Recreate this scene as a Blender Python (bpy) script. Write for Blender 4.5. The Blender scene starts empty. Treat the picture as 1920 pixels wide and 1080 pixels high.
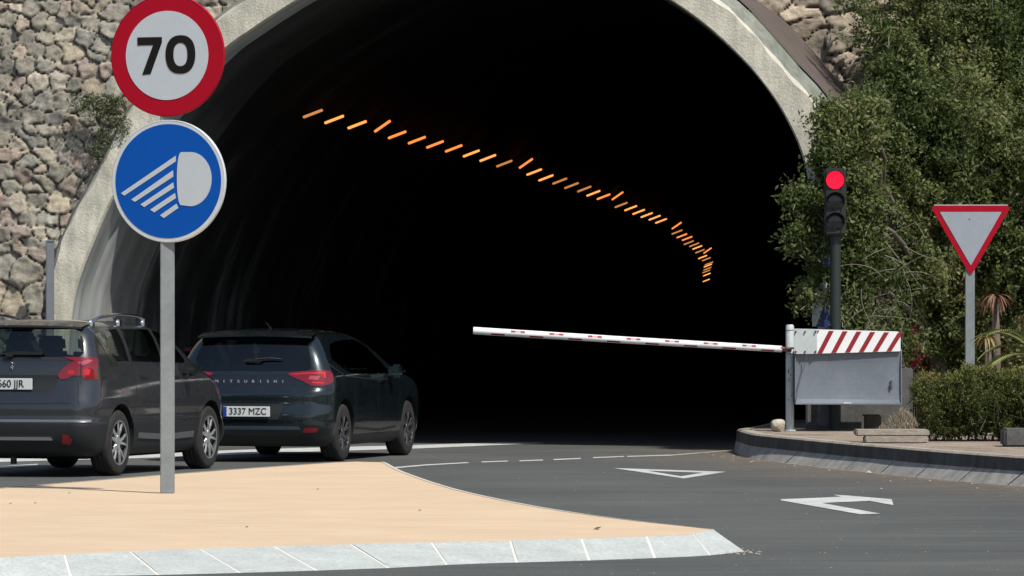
import bpy, bmesh, math, random
import numpy as np
from mathutils import Vector, Matrix
from mathutils.bvhtree import BVHTree
from mathutils.geometry import delaunay_2d_cdt, tessellate_polygon
random.seed(7); rng = np.random.default_rng(7)
C = bpy.context.scene.collection
S = bpy.context.scene
# ------------------------------------------------------------------ camera, world, sun, exposure
F = 9950.0; HC = 1.55; YH = 595.0         # focal length (photo px), eye height, horizon row
cd = bpy.data.cameras.new('camera'); cam = bpy.data.objects.new('camera', cd); C.objects.link(cam)
cam.location = (0, 0, HC); cam.rotation_euler = (math.pi/2, 0, 0)
cd.sensor_width = 36; cd.lens = 36*F/1920; cd.shift_y = (YH-540)/1920
cd.clip_start = 0.5; cd.clip_end = 3000
S.camera = cam
SUN_EL, SUN_AZ = math.radians(53), math.radians(143)      # azimuth clockwise from +Y
w = bpy.data.worlds.new('World'); S.world = w; w.use_nodes = True
nt = w.node_tree; nt.nodes.clear()
sky = nt.nodes.new('ShaderNodeTexSky'); sky.sky_type = 'NISHITA'; sky.sun_disc = False
sky.sun_elevation = SUN_EL; sky.sun_rotation = SUN_AZ; sky.air_density = 1.0; sky.dust_density = 1.5
bg = nt.nodes.new('ShaderNodeBackground'); bg.inputs[1].default_value = 0.105
wo = nt.nodes.new('ShaderNodeOutputWorld')
nt.links.new(sky.outputs[0], bg.inputs[0]); nt.links.new(bg.outputs[0], wo.inputs[0])
sd = bpy.data.lights.new('sun', 'SUN'); sd.energy = 4.45; sd.angle = math.radians(0.5); sd.color = (1.0, 0.96, 0.90)
sun = bpy.data.objects.new('sun', sd); C.objects.link(sun)
sdir = Vector((math.sin(SUN_AZ)*math.cos(SUN_EL), math.cos(SUN_AZ)*math.cos(SUN_EL), math.sin(SUN_EL)))
sun.rotation_euler = sdir.to_track_quat('Z', 'Y').to_euler(); sun.location = (20, -30, 40)
S.view_settings.view_transform = 'Standard'; S.view_settings.look = 'None'
S.view_settings.exposure = 0.15; S.view_settings.gamma = 1.0

# ------------------------------------------------------------------ helpers
def P(px, py, y): return Vector(((px-960)/F*y, y, HC+(YH-py)/F*y))
def G(px, py, z=0.0): return P(px, py, (HC-z)*F/(py-YH))
def lin(r, g, b):
    f = lambda c: (c/255/12.92) if c/255 <= 0.04045 else ((c/255+0.055)/1.055)**2.4
    return (f(r), f(g), f(b), 1)
class M:                                   # small node-material builder
    def __init__(s, name, color=(.5,.5,.5), rough=.7, metal=0.0, spec=.5, coat=0.0):
        s.m = bpy.data.materials.new(name); s.m.use_nodes = True; s.t = s.m.node_tree
        s.b = s.t.nodes['Principled BSDF']; s.b.inputs['Base Color'].default_value = (*color[:3], 1)
        s.b.inputs['Roughness'].default_value = rough; s.b.inputs['Metallic'].default_value = metal
        s.b.inputs['Specular IOR Level'].default_value = spec; s.b.inputs['Coat Weight'].default_value = coat
        s.b.inputs['Coat Roughness'].default_value = 0.05
    def n(s, kind, **kw):
        o = s.t.nodes.new(kind)
        for k, v in kw.items(): setattr(o, k, v)
        return o
    def l(s, a, b): s.t.links.new(a, b)
    def coord(s, scale=(1,1,1), rot=(0,0,0)):
        tc = s.n('ShaderNodeTexCoord'); mp = s.n('ShaderNodeMapping')
        mp.inputs['Scale'].default_value = scale; mp.inputs['Rotation'].default_value = rot
        s.l(tc.outputs['Object'], mp.inputs[0]); return mp.outputs[0]
    def noise(s, vec, scale, detail=4, rough=.6):
        o = s.n('ShaderNodeTexNoise'); o.inputs['Scale'].default_value = scale
        o.inputs['Detail'].default_value = detail; o.inputs['Roughness'].default_value = rough
        if vec is not None: s.l(vec, o.inputs['Vector'])
        return o.outputs['Fac']
    def ramp(s, fac, stops):
        r = s.n('ShaderNodeValToRGB'); e = r.color_ramp.elements
        while len(e) < len(stops): e.new(0.5)
        for q, (p, c) in zip(e, stops): q.position = p; q.color = (*c[:3], 1) if not isinstance(c, float) else (c, c, c, 1)
        s.l(fac, r.inputs[0]); return r.outputs[0]
    def mul(s, a, b, fac=1.0, mode='MULTIPLY'):
        m = s.n('ShaderNodeMix', data_type='RGBA', blend_type=mode); m.inputs[0].default_value = fac if not hasattr(fac, 'links') else 1
        if hasattr(fac, 'links'): s.l(fac, m.inputs[0])
        for i, v in ((6, a), (7, b)):
            if hasattr(v, 'links'): s.l(v, m.inputs[i])
            else: m.inputs[i].default_value = (*v[:3], 1)
        return m.outputs[2]
    def base(s, c): s.l(c, s.b.inputs['Base Color']); return s
    def bump(s, h, strength=.3, dist=.02):
        b = s.n('ShaderNodeBump'); b.inputs['Strength'].default_value = strength; b.inputs['Distance'].default_value = dist
        s.l(h, b.inputs['Height']); s.l(b.outputs[0], s.b.inputs['Normal']); return s
    def attr(s, name):
        a = s.n('ShaderNodeAttribute'); a.attribute_name = name; return a.outputs['Color']

def noisy(name, c1, c2, scale=6, rough=.8, fine=60, amt=.25, bump=.2, bd=.01, metal=0, spec=.4, vscale=(1,1,1)):
    m = M(name, c1, rough, metal, spec); v = m.coord(vscale)
    a = m.ramp(m.noise(v, scale, 6), [(.35, c1), (.65, c2)])
    f = m.ramp(m.noise(v, fine, 3), [(.3, 1-amt), (.7, 1+0.0)])
    m.base(m.mul(a, f)); m.bump(m.noise(v, fine, 4), bump, bd); return m.m
def flat(name, c, rough=.5, metal=0.0, spec=.5, coat=0.0, amt=.12, scale=9):
    m = M(name, c, rough, metal, spec, coat); v = m.coord()
    m.base(m.mul(c, m.ramp(m.noise(v, scale, 5), [(.3, 1-amt), (.7, 1.0)]))); return m.m
def emit(name, c, strength):
    m = M(name, c); m.b.inputs['Emission Color'].default_value = (*c[:3], 1); m.b.inputs['Emission Strength'].default_value = strength
    return m.m

def mesh(name, V, Fc, mats=None, smooth=False, idx=None, sharp=None):
    me = bpy.data.meshes.new(name)
    me.from_pydata([tuple(v) for v in V], [], [tuple(f) for f in Fc])
    if mats is not None:
        for m in (mats if isinstance(mats, (list, tuple)) else [mats]): me.materials.append(m)
    if idx is not None: me.polygons.foreach_set('material_index', idx)
    if smooth: me.polygons.foreach_set('use_smooth', [True]*len(me.polygons))
    me.update()
    if sharp is not None: sharpen(me, sharp)
    return me
def sharpen(me, deg):
    bm = bmesh.new(); bm.from_mesh(me)
    for e in bm.edges:
        if len(e.link_faces) == 2 and e.calc_face_angle(0) > math.radians(deg): e.smooth = False
    bm.to_mesh(me); bm.free()
def link(name, me, parent=None):
    o = bpy.data.objects.new(name, me); C.objects.link(o)
    if parent is not None: o.parent = parent
    return o
def ob(name, V, Fc, mat, parent=None, **kw):
    """vertices in world space (or in the parent's space for rotated things)"""
    if parent is not None and not parent.get('_local'):
        L = parent['_w']; V = [(v[0]-L[0], v[1]-L[1], v[2]-L[2]) for v in V]
    o = link(name, mesh(name, V, Fc, mat, **kw), parent)
    if parent is not None:
        o['_w'] = list(parent['_w'])
        if parent.get('_local'): o['_local'] = 1
    return o
def tag(o, label, cat, group=None):
    o['label'] = label; o['category'] = cat
    if group: o['group'] = group
    return o
def struct(o, kind='structure'): o['kind'] = kind; return o
def thing(name, label, cat, loc, rz=0.0, group=None, local=False):
    o = bpy.data.objects.new(name, None); C.objects.link(o); o.empty_display_size = .2
    o.location = loc; o.rotation_euler = (0, 0, rz); o['_w'] = list(loc)
    if local: o['_local'] = 1
    return tag(o, label, cat, group)
def single(name, V, Fc, mat, label, cat, group=None, **kw):
    """one-mesh thing: origin at the base"""
    A = np.array([tuple(v) for v in V]); L = Vector((A[:,0].mean(), A[:,1].mean(), A[:,2].min()))
    o = link(name, mesh(name, (A-np.array(L)).tolist(), Fc, mat, **kw)); o.location = L; o['_w'] = list(L)
    return tag(o, label, cat, group)
class B:                                   # mesh collector
    def __init__(s): s.v = []; s.f = []; s.i = []
    def add(s, V, Fc, mi=0):
        n = len(s.v); s.v += [tuple(v) for v in V]; s.f += [tuple(a+n for a in f) for f in Fc]; s.i += [mi]*len(Fc); return s
    def box(s, c, sz, R=None, mi=0, bev=0.0):
        x, y, z = (a/2 for a in sz)
        if bev > 0:
            bm = bmesh.new(); bmesh.ops.create_cube(bm, size=1)
            for v in bm.verts: v.co = Vector((v.co.x*sz[0], v.co.y*sz[1], v.co.z*sz[2]))
            bmesh.ops.bevel(bm, geom=bm.edges[:], offset=bev, segments=2, affect='EDGES')
            V = [v.co.copy() for v in bm.verts]; Fc = [[v.index for v in f.verts] for f in bm.faces]; bm.free()
        else:
            V = [Vector((a*x, b*y, d*z)) for a in (-1,1) for b in (-1,1) for d in (-1,1)]
            Fc = [(0,1,3,2),(4,6,7,5),(0,4,5,1),(2,3,7,6),(0,2,6,4),(1,5,7,3)]
        if R is not None: V = [R @ v for v in V]
        return s.add([v+Vector(c) for v in V], Fc, mi)
    def tube(s, pts, rad, n=8, mi=0, cap=True):
        pts = [Vector(p) for p in pts]; k = len(pts)
        if not hasattr(rad, '__len__'): rad = [rad]*k
        V = []
        for i, p in enumerate(pts):
            t = (pts[min(i+1,k-1)]-pts[max(i-1,0)]).normalized()
            a = t.cross(Vector((0,0,1)) if abs(t.z) < .9 else Vector((1,0,0))).normalized(); b = t.cross(a)
            V += [p+(a*math.cos(q*2*math.pi/n)+b*math.sin(q*2*math.pi/n))*rad[i] for q in range(n)]
        Fc = [(i*n+q, i*n+(q+1)%n, (i+1)*n+(q+1)%n, (i+1)*n+q) for i in range(k-1) for q in range(n)]
        if cap: Fc += [tuple(range(n))[::-1], tuple((k-1)*n+q for q in range(n))]
        return s.add(V, Fc, mi)
    def prism(s, poly, a, R, o, mi=0):
        """poly in a plane (u,v) extruded along w from a[0] to a[1]; R = (U,V,W) axes, o origin"""
        U, Vv, W = (Vector(q) for q in R); o = Vector(o); n = len(poly)
        V = [o+U*p[0]+Vv*p[1]+W*d for d in a for p in poly]
        tri = tessellate_polygon([[Vector((p[0], p[1], 0)) for p in poly]])
        Fc = [tuple(t) for t in tri]+[tuple(q+n for q in t[::-1]) for t in tri]
        Fc += [(i, (i+1)%n, n+(i+1)%n, n+i) for i in range(n)]
        return s.add(V, Fc, mi)
    def ob(s, name, mat, parent=None, **kw):
        if isinstance(mat, (list, tuple)): kw['idx'] = s.i
        return ob(name, s.v, s.f, mat, parent, **kw)
    def single(s, name, mat, label, cat, group=None, **kw):
        if isinstance(mat, (list, tuple)): kw['idx'] = s.i
        return single(name, s.v, s.f, mat, label, cat, group, **kw)
def fixn(o):
    bm = bmesh.new(); bm.from_mesh(o.data); bmesh.ops.recalc_face_normals(bm, faces=bm.faces[:]); bm.to_mesh(o.data); bm.free(); return o
def smoothline(pts, n):
    """Catmull-Rom through the points, resampled to n by arc length"""
    p = np.array([tuple(q) for q in pts], float); e = np.vstack([2*p[0]-p[1], p, 2*p[-1]-p[-2]]); out = []
    for i in range(1, len(e)-2):
        for t in np.linspace(0, 1, 16, endpoint=False):
            a, b, c, d = e[i-1], e[i], e[i+1], e[i+2]
            out.append(.5*((2*b)+(-a+c)*t+(2*a-5*b+4*c-d)*t*t+(-a+3*b-3*c+d)*t**3))
    out.append(p[-1]); out = np.array(out)
    s = np.r_[0, np.cumsum(np.linalg.norm(np.diff(out, axis=0), axis=1))]
    q = np.linspace(0, s[-1], n); return np.stack([np.interp(q, s, out[:,k]) for k in range(p.shape[1])], 1)
def tri2(poly):
    return [tuple(t) for t in tessellate_polygon([[Vector((p[0], p[1], 0)) for p in poly]])]
def inpoly(X, Y, poly):
    r = np.zeros(X.shape, bool); n = len(poly); j = n-1
    for i in range(n):
        xi, yi = poly[i]; xj, yj = poly[j]
        c = ((yi > Y) != (yj > Y)) & (X < (xj-xi)*(Y-yi)/(yj-yi+1e-12)+xi); r ^= c; j = i
    return r

# ------------------------------------------------------------------ ground, unseen hills
m = M('asphalt', (.07,.07,.07), .85, 0, .35); v = m.coord()
big = m.ramp(m.noise(v, .35, 5), [(.3, (.068,.071,.066)), (.7, (.100,.104,.096))])
fine = m.ramp(m.noise(v, 45, 4, .8), [(.35, .62), (.5, .95), (.66, 1.35)])
vo = m.n('ShaderNodeTexVoronoi'); vo.inputs['Scale'].default_value = 38; m.l(v, vo.inputs['Vector'])
spk = m.ramp(vo.outputs['Distance'], [(.0, 1.7), (.12, 1.0)])
streak = m.ramp(m.noise(m.coord((.35,3.2,1),(0,0,.35)), 1.3, 4), [(.3, .78), (.7, 1.15)])
m.base(m.mul(m.mul(m.mul(big, fine), spk), streak)); m.bump(m.noise(v, 90, 3), .35, .006); ASPH = m.m
struct(ob('road', [(-600,-400,0),(600,-400,0),(600,700,0),(-600,700,0)], [(0,1,2,3)], ASPH))
HILL = noisy('hill_scrub', (.035,.05,.022), (.10,.10,.06), .05, .95, .8, .3, .0)
hv, hf = [], []
na, nr = 72, 10                     # unseen hills round the junction and camera, added to darken the cars' reflections
for i in range(na):
    a = 2*math.pi*i/na
    for j in range(nr):
        r = 150+j*45; d = Vector((math.sin(a), math.cos(a)))
        hgt = (0 if j == 0 else (38*(1-math.exp(-j*.55))*(.7+.45*math.sin(a*3+1)+.2*math.sin(a*7+j))+random.uniform(-3,3)))
        if d.y > .5: r += 110
        hv.append((d.x*r, d.y*r, max(hgt, 0)-.3))
for i in range(na):
    for j in range(nr-1): a, b = i*nr+j, ((i+1)%na)*nr+j; hf.append((a, b, b+1, a+1))
struct(ob('unseen_hills', hv, hf, HILL, smooth=True))

# ------------------------------------------------------------------ tunnel: portal plane, outline
PHI = math.radians(9.5); LEAN = math.radians(4)
AX = Vector((math.sin(PHI), math.cos(PHI), 0))
PN = Vector((-math.sin(PHI), -math.cos(PHI), math.tan(LEAN))).normalized()
PC = Vector(((835-960)/F*62, 62, 0))
def PP(px, py, back=0.0):
    d = Vector(((px-960)/F, 1, (YH-py)/F)); o = Vector((0,0,HC)); pc = PC-PN*back
    return o+d*((pc-o).dot(PN)/d.dot(PN))
def top_arc(cx, half, slope_deg, n=7):
    th = math.radians(slope_deg); R = half/math.sin(th); sag = R*(1-math.cos(th))
    return [(cx+half*t, -sag+R-math.sqrt(R*R-(half*t)**2)) for t in np.linspace(-1, 1, n+2)[1:-1]]
inner_px = [(120,852),(122,740),(128,640),(139,555),(152,512),(167,472),(208,378),(255,300),(310,222),(365,152),(424,91),(467,60),(507,33),(560,0)] \
    + top_arc(907, 347, 34) + [(1255,0),(1325,50),(1394,114),(1436,164),(1467,211),(1492,261),(1503,292),(1514,335),(1524,420),(1530,500),(1533,640),(1534,852)]
outer_px = [(82,852),(88,740),(93,640),(97,583),(99,540),(103,500),(112,465),(128,428),(150,385),(183,328),(239,217),(300,143),(355,85),(413,35),(467,0)] \
    + top_arc(903, 436, 36) + [(1339,0),(1378,31),(1422,78),(1472,136),(1517,185),(1556,250),(1584,330),(1600,420),(1606,500),(1610,640),(1612,852)]
NA = 150
inner = [Vector(q) for q in smoothline([PP(*q) for q in inner_px], NA)]
outer = [Vector(q) for q in smoothline([PP(*q) for q in outer_px], NA)]
def sweep(rows, close=False):
    n = len(rows[0]); V = [v for r in rows for v in r]
    Fc = [(i*n+j, i*n+j+1, (i+1)*n+j+1, (i+1)*n+j) for i in range(len(rows)-1) for j in range(n-1)]; return V, Fc
# concrete of the ring
def concrete(name, c1, c2, stain=.35, lichen=None):
    m = M(name, c1, .9, 0, .2); v = m.coord()
    a = m.ramp(m.noise(v, 1.6, 6), [(.35, c1), (.65, c2)])
    if lichen: a = m.mul(a, lichen, m.ramp(m.noise(v, 3.3, 5), [(.5, 0.0), (.68, .75)]), 'MIX')
    b = m.ramp(m.noise(m.coord((3,3,.5)), 3, 5), [(.35, 1-stain), (.6, 1.0)])
    f = m.ramp(m.noise(v, 30, 4, .75), [(.3, .86), (.6, 1.03)])
    m.base(m.mul(m.mul(a, b), f)); m.bump(m.noise(v, 35, 5), .5, .02); return m.m
RING = concrete('ring_concrete', (.50,.47,.38), (.60,.57,.47), .25, (.42,.43,.35))
EXTR = noisy('weathered_brown_concrete', (.135,.105,.09), (.10,.08,.07), 1.2, .95, 25, .3, .3)
EDGE = concrete('grey_green_concrete', (.20,.215,.18), (.26,.27,.22), .3)
tun = thing('road_tunnel', 'dark arched road tunnel mouth with a pale concrete ring, barrier across its right lane', 'tunnel', (PC.x, PC.y, 0))
nrm = []
for i in range(NA):
    t = (outer[min(i+1,NA-1)]-outer[max(i-1,0)]).normalized(); nrm.append(t.cross(PN).normalized())
if nrm[0].x > 0: nrm = [-q for q in nrm]
wob = lambda i, s: .012*math.sin(i*1.7+s)+.008*math.sin(i*.61+s*2)
chin = [inner[i]+(outer[i]-inner[i])*.06 + PN*0 for i in range(NA)]
inn0 = [inner[i]-PN*.05 for i in range(NA)]
mid = [inner[i].lerp(outer[i], .5)+PN*wob(i,0) for i in range(NA)]
mo = [outer[i]+PN*wob(i,1)+nrm[i]*wob(i,3) for i in range(NA)]
mo2 = [outer[i]+nrm[i]*.03-PN*.05+nrm[i]*wob(i,5)*.5 for i in range(NA)]
V, Fc = sweep([inn0, chin, mid, mo, mo2])
o = ob('portal_ring', V, Fc, RING, tun, smooth=True, sharp=40)
ch1 = [outer[i]+nrm[i]*.16-PN*.34 for i in range(NA)]
V, Fc = sweep([mo2, ch1]); ob('chamfered_edge', V, Fc, EDGE, tun, smooth=True)
ch2 = [ch1[i]+nrm[i]*.02+AX*.02 for i in range(NA)]
ch3 = [ch2[i]+AX*4.6+nrm[i]*.05 for i in range(NA)]
V, Fc = sweep([ch2, ch3]); ob('collar_back', V, Fc, EXTR, tun, smooth=True)
# lamp positions along the row on the left haunch: depth from a constant mounting height in a bore falling about 1 %
K = 33500.0
reg = [(586,211),(626,222),(669,232),(744,251),(781,261),(815,269),(850,276.5),(883,286),(914,294.5),(945,305),(1001,321),(1023,332),(1049,338),(1071,346.5),
 (1095,353),(1112,361),(1131,367.5),(1164,383),(1182,389),(1197,396),(1212,402),(1227,407),(1239,413),(1269,434),(1278,441),(1288,446),(1291,454),(1301,458),
 (1307,463),(1312,470),(1317,481),(1324,485),(1329,493),(1327,497),(1326,503),(1324,508),(1325,514),(1324,525)]
steep = [(716,235,2.6),(985,305,9.6),(1157,366,16.7),(1268,422,22.6),(1326,469,29.3)]
zr = [K/(700-q[1]) for q in reg]; xr = [(q[0]-960)/F*z for q, z in zip(reg, zr)]
pf = np.polyfit(zr, xr, 4); slope0 = np.polyval(np.polyder(pf), 68.6)
def pathx(z): return float(np.polyval(pf, z)) if z >= 68.6 else float(np.polyval(pf, 68.6)+slope0*(z-68.6))
Z0 = 62.0
def shift(i_v, z):        # swept copy of an outline point, z metres down the bore
    return Vector((i_v.x+pathx(z)-pathx(Z0), i_v.y+(z-Z0), i_v.z-max(0, z-70)*.0105))
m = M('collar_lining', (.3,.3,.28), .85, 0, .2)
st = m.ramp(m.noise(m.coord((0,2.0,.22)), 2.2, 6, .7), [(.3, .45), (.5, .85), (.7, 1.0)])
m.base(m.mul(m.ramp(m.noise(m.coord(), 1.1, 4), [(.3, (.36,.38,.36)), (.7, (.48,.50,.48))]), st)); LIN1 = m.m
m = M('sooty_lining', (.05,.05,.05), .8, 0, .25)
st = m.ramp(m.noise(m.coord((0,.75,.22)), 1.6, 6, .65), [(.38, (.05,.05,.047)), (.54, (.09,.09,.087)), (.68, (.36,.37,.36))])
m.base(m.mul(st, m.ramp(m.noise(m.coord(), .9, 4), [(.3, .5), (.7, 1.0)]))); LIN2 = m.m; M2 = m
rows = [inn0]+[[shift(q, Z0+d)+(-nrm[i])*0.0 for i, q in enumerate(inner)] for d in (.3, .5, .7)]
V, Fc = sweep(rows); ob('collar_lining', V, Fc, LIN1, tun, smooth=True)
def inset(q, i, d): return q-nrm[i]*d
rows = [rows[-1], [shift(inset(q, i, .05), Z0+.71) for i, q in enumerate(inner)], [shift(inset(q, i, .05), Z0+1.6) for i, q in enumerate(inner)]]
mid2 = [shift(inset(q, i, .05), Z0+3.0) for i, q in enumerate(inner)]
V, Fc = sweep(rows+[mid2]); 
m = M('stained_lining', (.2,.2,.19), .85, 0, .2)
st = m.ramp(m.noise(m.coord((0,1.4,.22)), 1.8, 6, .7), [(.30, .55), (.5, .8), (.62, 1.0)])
m.base(m.mul(m.ramp(m.noise(m.coord(), .8, 4), [(.3, (.22,.23,.22)), (.7, (.36,.37,.36))]), st)); LINM = m.m; MM = m  # base kept pale near the mouth, painting the sunlit patch wider
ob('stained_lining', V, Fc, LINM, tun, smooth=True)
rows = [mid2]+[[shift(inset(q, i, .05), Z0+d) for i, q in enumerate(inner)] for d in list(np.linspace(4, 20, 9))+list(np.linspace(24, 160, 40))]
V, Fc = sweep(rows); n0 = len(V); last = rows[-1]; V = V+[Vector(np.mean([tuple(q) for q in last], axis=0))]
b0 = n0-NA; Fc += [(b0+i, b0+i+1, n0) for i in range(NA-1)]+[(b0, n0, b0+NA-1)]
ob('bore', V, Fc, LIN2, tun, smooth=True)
# lamps in the bore
HOUS = flat('lamp_housing', (.06,.05,.045), .5, .6)
LAMP = emit('sodium_lamp', (1.0,.38,.085), 1.25); LAMPR = emit('deep_orange_lamp', (1.0,.27,.06), 1.2); LAMPD = emit('dim_sodium_lamp', (1.0,.42,.13), .5)
ordw = 'first second third fourth fifth sixth seventh eighth ninth tenth eleventh twelfth thirteenth fourteenth fifteenth sixteenth seventeenth eighteenth nineteenth twentieth'.split()
def ordinal(n):
    if n <= 20: return ordw[n-1]
    t = {2:'twenty',3:'thirty',4:'forty'}[n//10]
    return (t[:-1]+'ieth') if n % 10 == 0 else t+'-'+ordw[n%10-1]
lamps = [(q[0], q[1], z, 0) for q, z in zip(reg, zr)]+[(a, b, float(np.interp(k, range(len(zr)), zr)), 1) for a, b, k in steep]
lamps.sort(key=lambda q: q[2])
def lamp_mesh(mat, L):
    b = B(); b.box((0,0,0), (L, .046, .044), bev=.008)
    d = B(); d.box((0,-.012,-.03), (L*.94, .038, .024), bev=.006)
    return mesh('lamp_body', b.v, b.f, HOUS), mesh('diffuser', d.v, d.f, mat)
LM = [lamp_mesh(LAMP, .29), lamp_mesh(LAMPR, .29), lamp_mesh(LAMPD, .29)]
for k, (px, py, z, st) in enumerate(lamps):
    kind = 1 if (st or k in (4,5,6,7,18,28,29)) else (2 if k in (0,10,14,15,16,19,20,26,27,30,31,33,34,36,37,39,40) else 0)
    a, d = LM[kind]
    o = link('tunnel_lamp', a); o.location = P(px, py, z); o.rotation_euler = (math.radians(-38), math.radians(-35 if st else -21), math.radians(0))
    tag(o, ('steeply tilted ' if st else '')+'orange tunnel lamp, '+ordinal(k+1)+' of the row counted from its left end', 'lamp', 'orange lamps along the tunnel ceiling')
    c = link('diffuser', d, o)
# dark red box on the left bore wall between the cars
RDK = flat('dark_red_paint', (.16,.012,.014), .5)
b = B(); q = P(378, 655, 68.6)
b.prism([(.10*math.cos(t)*1.05, .11*math.sin(t)) for t in np.linspace(0, 2*math.pi, 20, endpoint=False)], (-.05,.05), ((1,0,0),(0,0,1),(0,1,0)), q)
b.box((q.x-.1, q.y+.05, q.z), (.28, .05, .05))
fixn(b.single('wall_box', RDK, 'dim dark red round box on the tunnel wall seen between the two cars', 'wall box'))

# ------------------------------------------------------------------ dry-stone walls
def vor(X, Z, sx, sz, jit, p, seed, rowshift=.5):
    """jittered-grid Voronoi: F1, F2, cell id hash arrays"""
    r = np.random.default_rng(seed); N = 256
    JX, JZ = r.uniform(-jit, jit, (N, N)), r.uniform(-jit, jit, (N, N)); W = r.uniform(.0, .26, (N, N))
    HX, HZ = r.uniform(.72, 1.35, (N,N)), r.uniform(.72, 1.35, (N,N))
    iz = np.floor(Z/sz).astype(int); F1 = np.full(X.shape, 9.); F2 = np.full(X.shape, 9.); ID = np.zeros(X.shape, int)
    DX = np.zeros(X.shape); DZ = np.zeros(X.shape)
    for dz in (-2,-1,0,1,2):
        rz = iz+dz; sh = rowshift*(rz % 2); ix = np.floor(X/sx-sh).astype(int)
        for dx in (-2,-1,0,1,2):
            cx = ix+dx; a, c = cx % N, rz % N
            ux = X/sx-(cx+.5+sh+JX[a,c]); uz = Z/sz-(rz+.5+JZ[a,c])
            d = ((np.abs(ux)*HX[a,c])**p+(np.abs(uz)*HZ[a,c])**p)**(1/p)-W[a,c]
            new = d < F1; F2 = np.where(new, F1, np.minimum(F2, d)); ID = np.where(new, a*N+c, ID)
            DX = np.where(new, ux, DX); DZ = np.where(new, uz, DZ); F1 = np.where(new, d, F1)
    return F1, F2, ID, DX, DZ
def vnoise(X, Z, s, seed):
    r = np.random.default_rng(seed); T = r.uniform(-1, 1, (128,128)); x, z = X/s, Z/s
    i, j = np.floor(x).astype(int), np.floor(z).astype(int); u, v = x-i, z-j; u = u*u*(3-2*u); v = v*v*(3-2*v)
    g = lambda a, b: T[a%128, b%128]
    return (g(i,j)*(1-u)+g(i+1,j)*u)*(1-v)+(g(i,j+1)*(1-u)+g(i+1,j+1)*u)*v
def to2(p, back, o, U): d = p-o; return (d.dot(U), p.z)
def darken_up(m, lo, hi, k):  # multiplies the base colour darker towards the crown, broken up by noise
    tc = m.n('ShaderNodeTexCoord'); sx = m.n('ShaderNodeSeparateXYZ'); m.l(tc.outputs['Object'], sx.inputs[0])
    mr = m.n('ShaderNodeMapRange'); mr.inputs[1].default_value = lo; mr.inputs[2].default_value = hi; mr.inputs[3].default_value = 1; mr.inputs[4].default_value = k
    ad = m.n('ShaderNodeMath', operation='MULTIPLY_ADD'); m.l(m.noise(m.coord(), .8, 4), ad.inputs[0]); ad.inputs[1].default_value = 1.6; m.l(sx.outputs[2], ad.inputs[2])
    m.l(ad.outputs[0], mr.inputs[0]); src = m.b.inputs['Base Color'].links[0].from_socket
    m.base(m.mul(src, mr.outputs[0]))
darken_up(MM, 2.8, 5.0, .14); darken_up(M2, 2.6, 5.0, .22)
STONE = M('stone_masonry', (.3,.28,.24), .92, 0, .2); v = STONE.coord()
STONE.base(STONE.mul(STONE.mul(STONE.attr('col'), STONE.ramp(STONE.noise(v, 14, 6, .75), [(.3, .62), (.55, 1.0), (.72, 1.25)])),
    STONE.ramp(STONE.noise(STONE.coord((1,1,2.4)), 7, 5, .7), [(.35, .8), (.6, 1.05)])))
STONE.bump(STONE.noise(v, 26, 6, .8), .8, .03); STONE = STONE.m
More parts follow.
